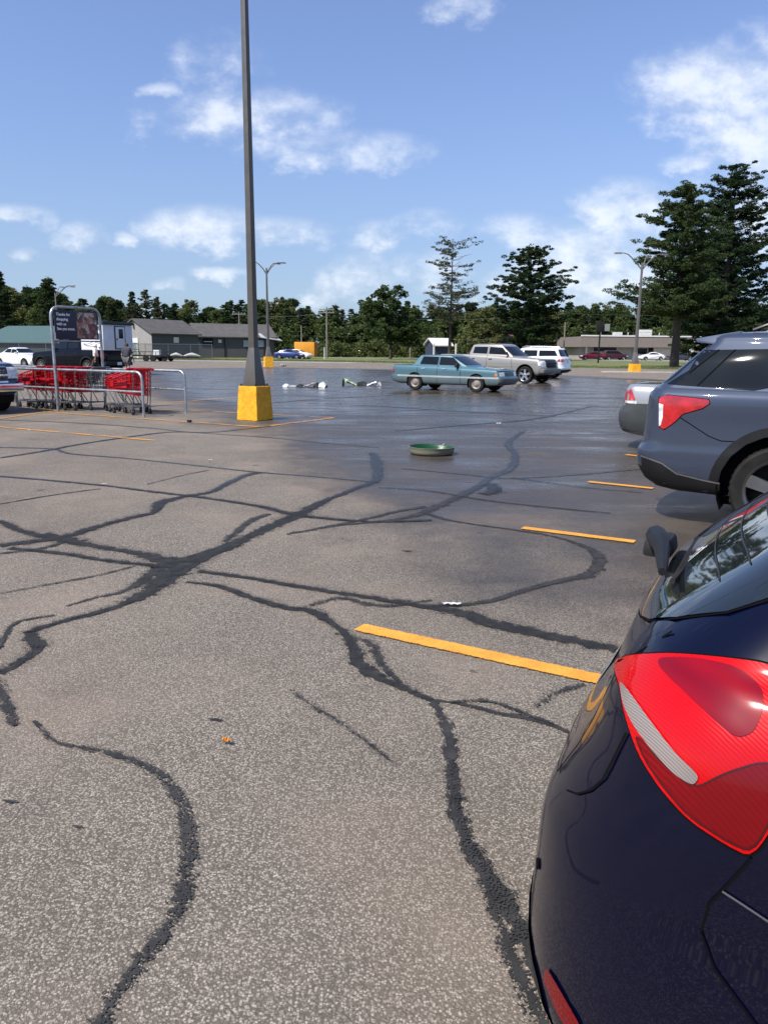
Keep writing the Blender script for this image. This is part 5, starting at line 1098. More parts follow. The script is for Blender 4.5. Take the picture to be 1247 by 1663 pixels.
# ---- shopping carts
REDP = mat('red cart plastic', (.44, .006, .014), .38, var=.12, scale=6)
CARTM = mat('cart steel', (.17, .17, .175), .45, metal=.7)
GREYP = mat('grey cart plastic', (.10, .11, .12), .45)
def make_cart(pm, seat=True):
    o = empty('shopping_cart'); 
    # basket: front (x=0) narrow and low, handle end (x=.95) wide
    def cn(x, z): # half width & bottom/top at x
        t = x / .95; zb = .50 - .05 * t; zt = .82 + .20 * t
        w = (.17 + .07 * t) + (z - zb) / (zt - zb) * .04
        return w, zb, zt
    m = MB(); bx = lambda a, b, r: m.rod(a, b, r, n=5)
    xs = [i * .95 / 12 for i in range(13)]; 
    def P(x, v, s): w, zb, zt = cn(x, 0); z = zb + (zt - zb) * v; return (x - .05 * (1 - v) * 0, s * (w - .04 + .04 * v), z)
    for s in (-1, 1):
        for x in xs: bx(P(x, 0, s), P(x, 1, s), .0085)
        for v in (.0, .17, .34, .51, .68, .84):
            for a, b in zip(xs[::3], xs[3::3]): bx(P(a, v, s), P(b, v, s), .0085)
        for a, b in zip(xs[::3], xs[3::3]): m.tube([P(a, 1, s), P(b, 1, s)], .017, 5)
    for x in (0, .95):
        for j in range(7):
            q = -1 + j / 3
            a = P(x, 0, 1); b = P(x, 1, 1); bx((a[0], a[1] * q, a[2]), (b[0], b[1] * q, b[2]), .0085)
        for v in (0, .2, .4, .6, .8, 1): a = P(x, v, 1); bx((a[0], -a[1], a[2]), (a[0], a[1], a[2]), .009 if v < 1 else .017)
    for i in range(13): a = P(xs[i], 0, 1); bx((a[0], -a[1], a[2]), a, .007)
    for j in range(5): q = -1 + j / 2; a = P(0, 0, 1); b = P(.95, 0, 1); bx((a[0], a[1] * q, a[2]), (b[0], b[1] * q, b[2]), .007)
    m.box((.48, .225, .70), (.34, .008, .16)); m.box((.48, -.225, .70), (.34, .008, .16)); m.box((-.012, 0, .68), (.012, .22, .14))
    m.build('basket', pm, o, 40)
    m = MB(); m.rod((1.02, -.27, 1.05), (1.02, .27, 1.05), .019, n=8)
    for s in (-1, 1): m.rod((.93, s * .27, 1.0), (1.02, s * .27, 1.05), .014, n=6)
    m.build('handle', pm, o, 40)
    if seat:
        m = MB(); m.raw([(.72, -.2, .74), (.72, .2, .74), (.78, .22, 1.0), (.78, -.22, 1.0), (.735, -.2, .74), (.735, .2, .74), (.795, .22, 1.0), (.795, -.22, 1.0)], [(0, 1, 2, 3), (7, 6, 5, 4), (0, 4, 5, 1), (2, 6, 7, 3), (1, 5, 6, 2), (0, 3, 7, 4)])
        m.build('child_seat', pm, o)
    m = MB()
    for s in (-1, 1):
        m.tube([(.93, s * .25, .98), (.90, s * .245, .5), (.86, s * .24, .20), (.0, s * .15, .16)], .012, 6)
        m.tube([(.45, s * .2, .48), (.62, s * .22, .20)], .011, 5); m.tube([(.05, s * .16, .50), (.30, s * .19, .19)], .011, 5)
    for x, w in ((.84, .24), (.55, .21), (.25, .18), (0.02, .15)): m.rod((x, -w, .19), (x, w, .19), .009, n=5)
    for s in (-.5, 0, .5): m.rod((.02, s * .15, .17), (.86, s * .24, .20), .006, n=5)
    m.build('chassis', CARTM, o, 40)
    for x, y in ((.03, .15), (.03, -.15), (.84, .24), (.84, -.24)):
        m = MB(); m.lathe([(.001, -.016), (.055, -.016), (.064, -.01), (.064, .01), (.055, .016), (.001, .016)], (x, y, .064), 16, 'Y'); w = m.build('wheel', BLACK, o)
        m = MB(); m.box((x, y + .024, .10), (.03, .005, .10)); m.box((x, y - .024, .10), (.03, .005, .10)); m.box((x, y, .155), (.04, .055, .012)); m.build('caster_fork', CARTM, w)
    return o
red0 = make_cart(REDP); grey0 = make_cart(GREYP)
LEFTL = ['red shopping cart at the far left end, beside the steel blue truck', 'second red shopping cart from the left in the long nested row', 'third red shopping cart from the left in the long nested row',
         'fourth red shopping cart from the left, just before the sign frame leg', 'fifth red shopping cart from the left, just past the sign frame leg', 'red shopping cart at the right end of the long nested row']
k_ = 0
def put(src, d, n, rz, label, group, first=[]):
    o = src if id(src) not in first else copy_tree(src)
    if id(src) not in first: first.append(id(src))
    o.location = lot(d, n); o.rotation_euler.z = HD + rz; tag(o, label, 'shopping cart', group); return o
for i, l in enumerate(LEFTL): put(red0, -18.15 + .26 * i, 13.0 + (.03 if i % 2 else -.02), R(2 * ((i * 7) % 3 - 1)), l, 'shopping carts in the corral')
put(grey0, -16.62, 13.28, R(4), 'grey shopping cart nested behind the long red row', 'shopping carts in the corral')
put(red0, -15.35, 13.35, R(-3), 'front red shopping cart of the short group at the right of the corral', 'shopping carts in the corral')
put(red0, -15.08, 13.2, R(4), 'middle red shopping cart of the short group at the right of the corral', 'shopping carts in the corral')
put(red0, -14.70, 13.02, R(-5), 'rearmost red shopping cart, with its handle toward the open right end', 'shopping carts in the corral')

# ---- two people
def person(label, loc, rz, pose, shirt, legs, skin, hair, H=1.76):
    o = empty('person', loc, rz); tag(o, label, 'person'); s_ = H / 1.76
    st = pose['stride']; J = {}
    J['pel'] = (0, 0, .95); J['wst'] = (.0, 0, 1.10); J['ch'] = (.01, 0, 1.32); J['nk'] = (.0, 0, 1.48); J['hd'] = (.03, 0, 1.58); J['tp'] = (.02, 0, 1.70)
    for s, sg, ph in (('l', 1, st), ('r', -1, -st)):
        J['hp' + s] = (0, sg * .10, .90); J['kn' + s] = (ph * .55 + .05, sg * .10, .50 + (.02 if ph < 0 else 0)); J['an' + s] = (ph * 1.0 - (.08 if ph < 0 else 0), sg * .10, .09 + (.05 if ph < 0 else 0)); J['to' + s] = (ph * 1.0 + .14 - (.06 if ph < 0 else 0), sg * .11, .04)
        J['sh' + s] = (0, sg * .19, 1.42); J['el' + s] = (-ph * .35 + .0, sg * .26, 1.14); J['wr' + s] = (-ph * .6 + .10, sg * .25, .92); J['ha' + s] = (-ph * .65 + .13, sg * .25, .82)
    E = [('pel', 'wst'), ('wst', 'ch'), ('ch', 'nk'), ('nk', 'hd'), ('hd', 'tp')]
    for s in 'lr': E += [('pel', 'hp' + s), ('hp' + s, 'kn' + s), ('kn' + s, 'an' + s), ('an' + s, 'to' + s), ('ch', 'sh' + s), ('sh' + s, 'el' + s), ('el' + s, 'wr' + s), ('wr' + s, 'ha' + s)]
    RD = {'pel': .15, 'wst': .145, 'ch': .155, 'nk': .06, 'hd': .095, 'tp': .075, 'hp': .10, 'kn': .062, 'an': .042, 'to': .04, 'sh': .075, 'el': .045, 'wr': .030, 'ha': .036}
    def grow(name, keys, edges, grow_, m_, sub=2, ends={}):
        ks = [k for k in J if k in keys]; me = bpy.data.meshes.new(name)
        me.from_pydata([J[k] if k not in ends else ends[k] for k in ks], [(ks.index(a), ks.index(b)) for a, b in edges if a in ks and b in ks], [])
        ob = bpy.data.objects.new(name, me); COL.objects.link(ob)
        md = ob.modifiers.new('s', 'SKIN'); sv_ = me.skin_vertices[0].data
        for i, k in enumerate(ks):
            r = RD[k if k in RD else k[:-1]] + grow_; sv_[i].radius = (r, r * (1.0 if k not in ('pel', 'wst', 'ch') else 1.18)) if True else 0
        sv_[0].use_root = True
        md2 = ob.modifiers.new('u', 'SUBSURF'); md2.levels = sub; md2.render_levels = sub
        bpy.context.view_layer.update(); nm = bpy.data.meshes.new_from_object(ob.evaluated_get(bpy.context.evaluated_depsgraph_get()))
        bpy.data.objects.remove(ob); nm.materials.clear(); nm.materials.append(m_)
        for f in nm.polygons: f.use_smooth = True
        nm.transform(Matrix.Scale(s_, 4))
        q = bpy.data.objects.new(name, nm); COL.objects.link(q); q.parent = o; return q
    b = grow('body', list(J), E, 0, skin)
    sk_ = {k: tuple(Vector(J['sh' + k[-1]]) * .1 + Vector(J['el' + k[-1]]) * .9) for k in ('ell', 'elr')}
    grow('shirt', ['pel', 'wst', 'ch', 'shl', 'shr', 'ell', 'elr'], E, .022, shirt, ends=sk_)
    lk = ['pel', 'hpl', 'hpr', 'knl', 'knr'] + (['anl', 'anr'] if pose['long'] else [])
    grow('trousers' if pose['long'] else 'shorts', lk, E, .022, legs)
    m = MB()
    for k in 'lr': p_ = Vector(J['to' + k]) * s_; m.box((p_.x - .06, p_.y, max(.045, p_.z)), (.27, .095, .085), taper=.8)
    m.build('shoes', BLACK, o, bevel=.02)
    hx = Vector(J['hd']) * s_; m = MB(); prof = [(.001, .125), (.05, .12), (.085, .09), (.104, .03), (.102, -.02)]
    m.lathe(prof, tuple(hx + Vector((-.008, 0, .02))), 16); hr = m.build('hair' if not pose['cap'] else 'cap', hair, o)
    if pose['cap']: m = MB(); m.box(tuple(hx + Vector((.13, 0, .06))), (.13, .14, .012)); m.build('peak', hair, hr)
    # face and fingers
    m = MB(); m.box(tuple(hx + Vector((.105, 0, -.01))), (.03, .025, .035)); m.build('nose', skin, b)
    for k in 'lr':
        h = Vector(J['ha' + k]) * s_
        for j in range(4): m = MB(); m.tube([h + Vector((.022 - .014 * j, 0, -.03)), h + Vector((.03 - .014 * j, 0, -.07)), h + Vector((.035 - .012 * j, 0, -.10 + .008 * abs(j - 1)))], [.009, .008, .006], 6); m.build('finger', skin, b)
        m = MB(); m.tube([h + Vector((.03, 0, .0)), h + Vector((.055, 0, -.03)), h + Vector((.055, 0, -.055))], [.011, .009, .007], 6); m.build('thumb', skin, b)
    return o
SK1 = mat('skin', (.42, .23, .16), .55); 
p1 = at(156, 567, 42.5); person('person in a white shirt, white cap and dark trousers walking left behind the carts', (p1.x, 42.5, 0), R(170), dict(stride=.30, long=True, cap=True), mat('white shirt', (.80, .80, .78), .8), mat('dark olive trousers', (.035, .035, .03), .8), SK1, mat('white cap', (.75, .73, .7), .8))
p2 = at(206, 567, 41.5); person('person in a dark grey t-shirt and shorts walking behind the navy pickup', (p2.x, 41.5, 0), R(75), dict(stride=.16, long=False, cap=False), mat('charcoal shirt', (.035, .04, .055), .85), mat('grey shorts', (.10, .095, .09), .85), SK1, mat('dark hair', (.02, .014, .01), .7), H=1.78)

# ---- overturned green tub
def tub():
    p = gnd(701, 737); o = empty('green_tub', (p.x, p.y, 0), R(20)); tag(o, 'shallow green tub with a dented rim lying on the wet asphalt', 'tub')
    n = 40; Rr = .33; h = .115; bm = MB(); prof = [(.0, .006), (.30, .006), (.322, .02), (.330, h * .5), (.338, h - .01), (.345, h), (.340, h + .003), (.334, h - .003), (.322, .03), (.30, .018), (.0, .018)]
    V = []; F = []
    for r_, z in prof:
        for i in range(n):
            a = i * 2 * math.pi / n; dent = 1 - .07 * max(0, math.cos(a - 1.2)) ** 6; zz = z * (1 - .22 * max(0, math.cos(a - .4)) ** 3) if z > .03 else z
            V.append((r_ * dent * math.cos(a) * 1.02, r_ * dent * math.sin(a), zz))
    for j in range(len(prof) - 1): F += [(j * n + i, j * n + (i + 1) % n, (j + 1) * n + (i + 1) % n, (j + 1) * n + i) for i in range(n)]
    m = MB(); m.raw(V, F)
    mm = bpy.data.materials.new('green tub'); mm.use_nodes = True; t = NT(mm.node_tree); b = t.n['Principled BSDF']
    g = t.add('ShaderNodeNewGeometry'); P = t.add('ShaderNodeTexCoord').outputs['Object']
    q = t.add('ShaderNodeSeparateXYZ', ins={0: P}); rad = t.m('SQRT', t.m('ADD', t.m('MULTIPLY', q.outputs[0], q.outputs[0]), t.m('MULTIPLY', q.outputs[1], q.outputs[1])))
    nn = t.add('ShaderNodeSeparateXYZ', ins={0: g.outputs['Normal']}); qn = t.add('ShaderNodeVectorMath', operation='DOT_PRODUCT', ins={0: g.outputs['Normal'], 1: t.add('ShaderNodeVectorTransform', vector_type='VECTOR', convert_from='OBJECT', convert_to='WORLD', ins={0: t.add('ShaderNodeCombineXYZ', ins={0: q.outputs[0], 1: q.outputs[1], 2: 0.0}).outputs[0]}).outputs[0]}).outputs['Value']
    t.l.new(t.mix(t.ss(qn, .02, .12), (.004, .060, .016), (.20, .20, .14)), b.inputs['Base Color']); b.inputs['Roughness'].default_value = .4
    m.build('tub_shell', mm, o, 50)
    m = MB(); m.tube([(-.02, .02, .03), (.06, -.02, .05), (.16, .03, .10), (.25, .10, .135)], .008, 5); m.build('pull_cord', mat('pale cord', (.35, .5, .32), .6), o)
    m = MB(); m.box((-.05, -.10, .05), (.08, .05, .05), rz=.4, taper=.6); m.box((.02, -.14, .04), (.06, .03, .03), rz=1, taper=.7); m.build('paper_scrap', mat('white plastic', (.7, .7, .7), .5), o)
tub()

# ---- wreckage of two beach umbrellas or bags in the wet
def crumple(name, label, cat, pts, wid, hgt, cols, seed):
    random.seed(seed); o = empty(name, tuple(pts[0])); tag(o, label, cat)
    base = Vector(pts[0]); U_ = (Vector(pts[1]) - base); L = U_.length; U_.normalize(); Nn = Vector((-U_.y, U_.x, 0))
    t0 = 0
    for nm, frac, m_, hh, kind in cols:
        a = t0 * L; b_ = (t0 + frac) * L; t0 += frac; V = []; F = []; nx, ny = 10, 7
        for i in range(nx + 1):
            for j in range(ny + 1):
                u = i / nx; v = j / ny; prof = math.sin(math.pi * min(1, max(0, .1 + u * .8))) ** .6 * math.sin(math.pi * v)
                if kind == 'up': prof = (u if t0 > .5 else 1 - u) * .8 + .15 * math.sin(v * 9)
                z = .012 + hh * max(0, prof) * (1 + .35 * random.uniform(-1, 1))
                q = U_ * (a + (b_ - a) * u) + Nn * (v - .5) * wid * (1 + .3 * math.sin(u * 5 + seed)) + Vector((0, 0, z)); V.append(q + Nn * random.uniform(-.02, .02))
        F = [(i * (ny + 1) + j, (i + 1) * (ny + 1) + j, (i + 1) * (ny + 1) + j + 1, i * (ny + 1) + j + 1) for i in range(nx) for j in range(ny)]
        k = len(V); V += [v - Vector((0, 0, .006)) for v in V]; F += [tuple(k + q for q in reversed(f)) for f in F]
        m = MB(); m.raw(V, F); m.build(nm, m_, o, 60)
    return o
bl = mat('black fabric', (.012, .013, .014), .7); wh = mat('white fabric', (.70, .70, .68), .7); lg = mat('lime fabric', (.38, .50, .26), .6); gf = mat('grey fabric', (.30, .30, .31), .7)
a = gnd(461, 628); b = gnd(530, 629); crumple('torn_canopy', 'crumpled black and grey canopy wreckage lying beside the light pole', 'debris', (a, b), .55, .12, [('white_end', .12, wh, .10, 'h'), ('grey_panel', .20, gf, .05, 'h'), ('black_fold', .15, bl, .10, 'h'), ('pole_panel', .25, gf, .16, 'up'), ('black_fold', .12, bl, .16, 'h'), ('white_end', .16, wh, .20, 'h')], 3)
a = gnd(556, 626); b = gnd(619, 626.5); crumple('torn_canopy', 'crumpled lime green, black and white canopy wreckage near the teal sedan', 'debris', (a, b), .6, .15, [('black_tip', .05, bl, .26, 'h'), ('lime_panel', .32, lg, .26, 'up'), ('black_fold', .26, bl, .16, 'h'), ('white_panel', .25, wh, .17, 'up'), ('white_end', .12, gf, .14, 'h')], 8)

# ---- litter
def scrap(name, label, cat, px, py, sx, sy, m_, seed, h=.02, rz=0):
    random.seed(seed); p = gnd(px, py); V = []; nx, ny = 9, 5
    for i in range(nx + 1):
        for j in range(ny + 1):
            u = i / nx - .5; v = j / ny - .5; w_ = 1 - .45 * abs(math.sin(u * 7 + seed)) * (abs(v) * 2)
            V.append((u * sx + random.uniform(-.05, .05) * sx, v * sy * w_, .012 + h * abs(math.sin(u * 9 + v * 4 + seed)) + random.uniform(0, h * .3)))
    F = [(i * (ny + 1) + j, (i + 1) * (ny + 1) + j, (i + 1) * (ny + 1) + j + 1, i * (ny + 1) + j + 1) for i in range(nx) for j in range(ny)]
    k = len(V); V += [(x, y, z - .0015) for x, y, z in V]; F += [tuple(k + q for q in reversed(f)) for f in F]
    m = MB(); m.raw(V, F); o = m.build(name, m_, None, 40); o.location = (p.x, p.y, 0); o.rotation_euler.z = rz; tag(o, label, cat); return o
wp = mat('wet white paper', (.55, .55, .52), .6, var=.3, scale=30)
scrap('paper_scrap', 'torn strip of white paper lying on the dark crack sealer', 'litter', 732, 985, .115, .035, wp, 2, .012, R(-4))
scrap('leaf', 'curled orange leaf on the dry asphalt near the bottom left', 'leaf', 368, 1209, .036, .026, mat('orange leaf', (.70, .27, .02), .6, var=.3, scale=60), 5, .013, R(-25))
scrap('paper_scrap', 'tiny white paper scrap on a crack in the left half', 'litter', 170, 788.5, .05, .03, wp, 9, .012)
scrap('paper_scrap', 'tiny white scrap left of the pole, beyond the small crack', 'litter', 342, 749, .05, .03, wp, 11, .012)
scrap('paper_scrap', 'small white wrapper in the wet to the right of the green tub', 'litter', 810, 690, .10, .06, wp, 12, .03)
scrap('paper_scrap', 'small white flake between the stall lines beside the corral', 'litter', 48, 700, .05, .03, wp, 13, .012)
scrap('stone', 'dark lump lying on the orange line below the corral end', 'stone', 308, 688, .09, .07, UNDER, 14, .06)
scrap('paper_scrap', 'dark and white scrap on the asphalt near the distant light pole', 'litter', 460, 597, .5, .3, gf, 15, .25)

# ================================================================ far setting
def strip_poly(name, pts, z, m_): return sheet(name, pts, z, m_)
def G2(px, Y): p = at(px, 567, Y); return (p.x, Y)
gravel = mat('pale gravel', (.26, .24, .21), .95, var=.2, scale=.6)
grn = mat('mown grass', (.115, .135, .035), .95, var=.28, scale=.5, bump=.4, bscale=12)
sheet('lawn', [(-160, 119), (-60, 107), (-13.5, 98), (-2, 94), (15.7, 75), (34, 69), (140, 62), (160, 250), (-160, 250)], -.012, grn)
sheet('gravel_verge', [(-120, 112), (-60, 105.5), (-29, 99), (-13, 96.5), (-2, 92.5), (-4, 86), (-16, 89), (-32, 92), (-120, 104)], .006, mat('dusty asphalt', (.25, .23, .20), .95, var=.2, scale=.6))
sheet('road', [(-10, 136), (160, 116), (160, 122), (-10, 142)], -.004, gravel)
sheet('path', [(6, 97), (160, 86), (160, 87.4), (6, 98.6)], -.004, gravel)
sheet('driveway', [(30, 130), (160, 128), (160, 152), (30, 152)], -.002, gravel)
# low concrete island round the right pole
p = gnd(1028, 605)
m = MB(); m.box((p.x, 57.5, .05), (5.2, 1.1, .10), rz=R(-4)); k = m.build('kerb_island', mat('concrete', (.36, .33, .30), .9), None, bevel=.02); tag(k, kind='structure')

def gable(name, label, cat, A, B, depth, eave, ridge, wallm, roofm, over=.4, side=1):
    """long wall from A to B (ground points); the building extends `depth` away; ridge parallel to the long wall"""
    A = Vector((*A, 0)); B = Vector((*B, 0)); U_ = (B - A).normalized(); Nn = Vector((-U_.y, U_.x, 0)); L = (B - A).length
    o = empty(name, A, math.atan2(U_.y, U_.x)); tag(o, label, cat)
    m = MB(); m.raw([(0, 0, 0), (L, 0, 0), (L, depth, 0), (0, depth, 0), (0, 0, eave), (L, 0, eave), (L, depth, eave), (0, depth, eave), (0, depth / 2, ridge), (L, depth / 2, ridge)],
                    [(0, 1, 5, 4), (2, 3, 7, 6), (0, 4, 8, 7, 3), (1, 2, 6, 9, 5), (4, 5, 9, 8), (7, 8, 9, 6)])
    w_ = m.build('wall', wallm, o, 0)
    sl = (ridge - eave) / (depth / 2); t = .16; m = MB()
    for s in (0, 1):
        y0 = -over if s == 0 else depth + over; z0 = eave - over * sl + .03; yr = depth / 2; zr = ridge + .03
        P = [(-over, y0, z0), (L + over, y0, z0), (L + over, yr, zr), (-over, yr, zr)]
        m.raw(P + [(x, y, z + t) for x, y, z in P], [(0, 3, 2, 1), (4, 5, 6, 7), (0, 1, 5, 4), (1, 2, 6, 5), (2, 3, 7, 6), (3, 0, 4, 7)])
    m.build('roof', roofm, o, 0)
    return o, L
shing = mat('grey shingles', (.085, .080, .076), .9, var=.15, scale=1.2, bump=.3)
gryl = mat('light grey siding', (.30, .285, .265), .7, var=.05, scale=1)
gryd = mat('slate grey siding', (.088, .086, .092), .7, var=.06, scale=1)
def ribbed(col, name, sc_=4.0):
    m_ = mat(name, col, .7, var=.05, scale=.6); t = NT(m_.node_tree); b = t.n['Principled BSDF']
    P = t.add('ShaderNodeTexCoord').outputs['Object']; w_ = t.add('ShaderNodeTexWave', bands_direction='X', ins={'Scale': sc_, 'Vector': P}).outputs['Fac']
    t.l.new(t.add('ShaderNodeBump', ins={'Strength': .5, 'Distance': .05, 'Height': w_}).outputs[0], b.inputs['Normal']); return m_
rib = ribbed((.085, .083, .090), 'ribbed slate siding')
# storage building A
A = G2(248, 112); B = G2(323, 119)
o, L = gable('storage_building', 'grey storage building with light gable end and small white wall vent', 'building', A, B, 7.6, 3.5, 5.4, rib, shing)
for nm, x, z, w_, h_ in (('wall_vent', L * .5, 2.6, .9, .8),):
    m = MB(); m.box((x, -.06, z), (w_, .12, h_)); m.build(nm, mat('white metal', (.6, .6, .6), .5), o)
m = MB(); m.raw([(-.03, 0.02, 0), (-.03, 7.58, 0), (-.03, 7.58, 3.5), (-.03, 3.8, 5.6), (-.03, .02, 3.5)], [(0, 4, 3, 2, 1)]); m.build('gable_end', gryl, o, 0)
m = MB(); m.box((-.09, 4.6, 1.4), (.10, 3.2, 2.8)); d = m.build('garage_door', mat('white door', (.72, .72, .70), .5), o)
m = MB(); m.box((-.16, 3.9, 1.1), (.04, .9, 2.1)); m.build('door', mat('pale green door', (.35, .45, .40), .5), d)
m = MB(); m.box((-.10, 3.8, 4.5), (.2, .2, .7)); m.build('gable_lamp', gryd, o)
# storage building B
A = G2(322, 126); B = G2(446, 131)
o, L = gable('storage_building', 'long grey storage building with a white metal roof end behind the light pole', 'building', A, B, 9, 3.3, 5.3, rib, shing)
m = MB(); m.raw([(-.03, .02, 0), (-.03, 8.98, 0), (-.03, 8.98, 3.3), (-.03, 4.5, 5.2), (-.03, .02, 3.3)], [(0, 4, 3, 2, 1)]); m.build('gable_end', gryl, o, 0)
for x in (L * .34, L * .64, L * .86): m = MB(); m.box((x, -.05, 1.6), (.12, .1, 3.2)); m.build('downpipe', UNDER, o)
m = MB(); m.box((1.6, -.06, 2.5), (1.6, .1, 1.1)); w0 = m.build('window', UNDER, o); m = MB(); m.box((1.6, -.12, 2.5), (1.3, .03, .12)); m.build('sash', mat('white metal', (.6, .6, .6), .5), w0)
m = MB(); m.box((L * .28, -.06, 2.6), (.5, .1, .5)); m.build('wall_vent', mat('white metal', (.6, .6, .6), .5), o)
m = MB(); m.box((L * .72, -.06, 2.3), (3.4, .1, 1.0)); m.build('sign_board', mat('pale blue board', (.30, .34, .40), .6), o)
m = MB(); m.raw([(L - 2.4, -.7, 3.2), (L + 1.2, -.7, 2.7), (L - 1.4, 3.6, 4.8), (L - 2.6, 3.6, 4.8), (L - 2.4, -.7, 3.3), (L + 1.2, -.7, 2.8), (L - 1.4, 3.6, 4.9), (L - 2.6, 3.6, 4.9)], [(0, 3, 2, 1), (4, 5, 6, 7), (0, 1, 5, 4), (1, 2, 6, 5), (2, 3, 7, 6), (3, 0, 4, 7)]); m.build('metal_roof', mat('white metal roof', (.40, .42, .43), .4), o, 0)
# green roofed shed at the left
A = G2(-40, 104); B = G2(86, 100)
o, L = gable('green_roofed_shed', 'long low shed with a pale green metal roof at the far left', 'building', A, B, 13, 2.0, 4.1, mat('dark green wall', (.035, .05, .045), .8), mat('sea green metal roof', (.055, .105, .098), .6, var=.08))
# porch shed, brown house
A = G2(706, 138); B = G2(732, 139)
o, L = gable('porch_shed', 'small dark blue shed with white porch posts behind the teal sedan', 'shed', A, B, 4.5, 2.3, 3.4, mat('dark blue siding', (.03, .04, .07), .7), mat('white trim roof', (.6, .6, .58), .6))
for x in (-.6, L + .5): m = MB(); m.box((x, -1.0, 1.3), (.22, .22, 2.6)); m.build('porch_post', mat('white door', (.7, .7, .7), .5), o)
A = G2(808, 150); B = G2(840, 152)
gable('brown_house', 'small house with a brown gable roof rising behind the silver pickup', 'house', A, B, 8, 3.0, 5.4, mat('brown wall', (.09, .05, .04), .8), mat('brown shingles', (.11, .055, .045), .9), .5)
# long strip building on the right
def strip_building():
    A = Vector((*G2(944, 149), 0)); B = Vector((*G2(1260, 151), 0)); U_ = (B - A).normalized(); L = (B - A).length
    o = empty('strip_building', A, math.atan2(U_.y, U_.x)); tag(o, 'long low building with a brown mansard roof and white trim', 'building')
    pale = mat('cream block wall', (.34, .32, .28), .8); br = mat('brown shingle mansard', (.125, .105, .09), .9, var=.1); wt = mat('white trim', (.65, .65, .62), .6)
    m = MB(); m.box((L / 2, 8, 1.4), (L, 15.8, 2.8)); m.build('wall', pale, o, 0)
    m = MB(); m.raw([(-1, -1.4, 2.3), (L + 1, -1.4, 2.3), (L + .2, -.2, 4.25), (0, -.2, 4.25), (-1, 16, 2.3), (L + 1, 16, 2.3), (L + .2, 15, 4.25), (0, 15, 4.25)], [(0, 1, 2, 3), (4, 7, 6, 5), (0, 3, 7, 4), (1, 5, 6, 2), (0, 4, 5, 1), (3, 2, 6, 7)]); rf = m.build('mansard_roof', br, o, 0)
    m = MB(); m.box((L / 2, -.2, 4.38), (L + .6, .35, .26)); m.build('roof_trim', wt, rf)
    for x, w_, h_ in ((L * .19, 1.4, .8), (L * .33, 2.2, 1.3), (L * .72, 1.2, 1.6), (L * .80, 2.0, .9), (L * .86, 1.6, .8)):
        m = MB(); m.box((x, 1.5, 4.3 + h_ / 2), (w_, 1.6, h_)); m.build('rooftop_unit', wt, rf)
    for x in (L * .10, L * .24, L * .40, L * .62): m = MB(); m.rod((x, 1, 4.3), (x, 1, 5.1), .08); m.build('vent_pipe', wt, rf)
    for x, w_, z, h_ in ((L * .09, 2.6, 1.9, 1.1), (L * .145, 2.6, 1.9, 1.1), (L * .30, 2.8, 1.6, 1.3), (L * .40, 3.0, 1.4, 1.6), (L * .60, 4, 1.6, 1.4), (L * .66, 3, 1.6, 1.4)):
        m = MB(); m.box((x, -.05, z), (w_, .12, h_)); f = m.build('window', wt, o); m = MB(); m.box((x, -.12, z), (w_ - .2, .04, h_ - .2)); m.build('pane', GLASS, f)
    for x in (L * .355, L * .48): m = MB(); m.box((x, -.06, 1.1), (1.2, .12, 2.2)); m.build('door', UNDER, o)
    m = MB(); m.box((L * .495, -.3, 1.3), (10, .3, 1.9)); sg = m.build('sign_board', mat('cream sign', (.55, .50, .42), .7), o)
    m = MB(); m.prism([(-1.1, 0), (0, 1.0), (1.1, 0), (0, -1.0)], 0, .06, Matrix.Translation((L * .492, -.48, 1.45)) @ Matrix.Rotation(R(90), 4, 'X')); m.build('diamond_emblem', mat('emblem maroon', (.14, .03, .02), .7), sg)
    m = MB(); m.box((L * .02, -.5, 1.2), (.3, .3, 2.6)); m.build('porch_post', wt, o)
strip_building()
# yellow box trailer
p = G2(497, 124); o = empty('box_trailer', (*p, 0), R(-8)); tag(o, 'orange yellow box trailer parked behind the bright blue sedan', 'trailer')
ym = mat('orange yellow panel', (.65, .27, .015), .55, var=.08); m = MB(); m.box((0, 0, 1.45), (3.2, 2.2, 2.2)); b = m.build('box_body', ym, o, bevel=.04)
m = MB(); m.box((1.62, 0, 1.45), (.05, 2.0, 2.0)); m.build('rear_door', mat('orange door', (.50, .17, .01), .5), b)
for s in (-1, 1): m = MB(); m.lathe([(.001, -.1), (.34, -.1), (.34, .1), (.001, .1)], (0, s * 1.1, .34), 18, 'Y'); m.build('wheel', RUBBER, o)
m = MB(); m.box((-2.6, 0, .45), (1.4, .15, .12)); m.build('drawbar', UNDER, o)

# utility poles with crossarms, wires between them
wood = mat('weathered pole wood', (.20, .175, .145), .9, var=.2, scale=3)
def upole(label, px, Y, H, arms, r=.15, m_=wood, extra=None):
    p = G2(px, Y); o = empty('utility_pole', (*p, 0), R(-8)); tag(o, label, 'utility pole', 'utility poles along the road')
    m = MB(); m.rod((0, 0, 0), (0, 0, H), r, r * .7, 8); m.build('pole_shaft', m_, o)
    for z in arms: m = MB(); m.box((0, 0, z), (2.6, .12, .14)); ca = m.build('crossarm', m_, o); m = MB(); [m.rod((x, 0, z + .07), (x, 0, z + .27), .05, n=6) for x in (-1.1, -.5, .5, 1.1)]; m.build('insulators', mat('glass insulator', (.3, .32, .33), .3), ca)
    if extra: m = MB(); m.rod((-.35, 0, extra - .45), (-.35, 0, extra + .45), .24, n=12); m.build('transformer', mat('white metal', (.6, .6, .6), .5), o)
    return p
P1 = upole('utility pole with two crossarms in the centre left', 531, 134, 8.4, (8.0, 7.5), .18)
P2 = upole('slim grey utility pole rising in front of the yellow trailer', 490, 142, 5.6, ())
P3 = upole('short white post beside the two crossarm utility pole', 527, 120, 1.8, (), .1, mat('white metal', (.6, .6, .6), .5))
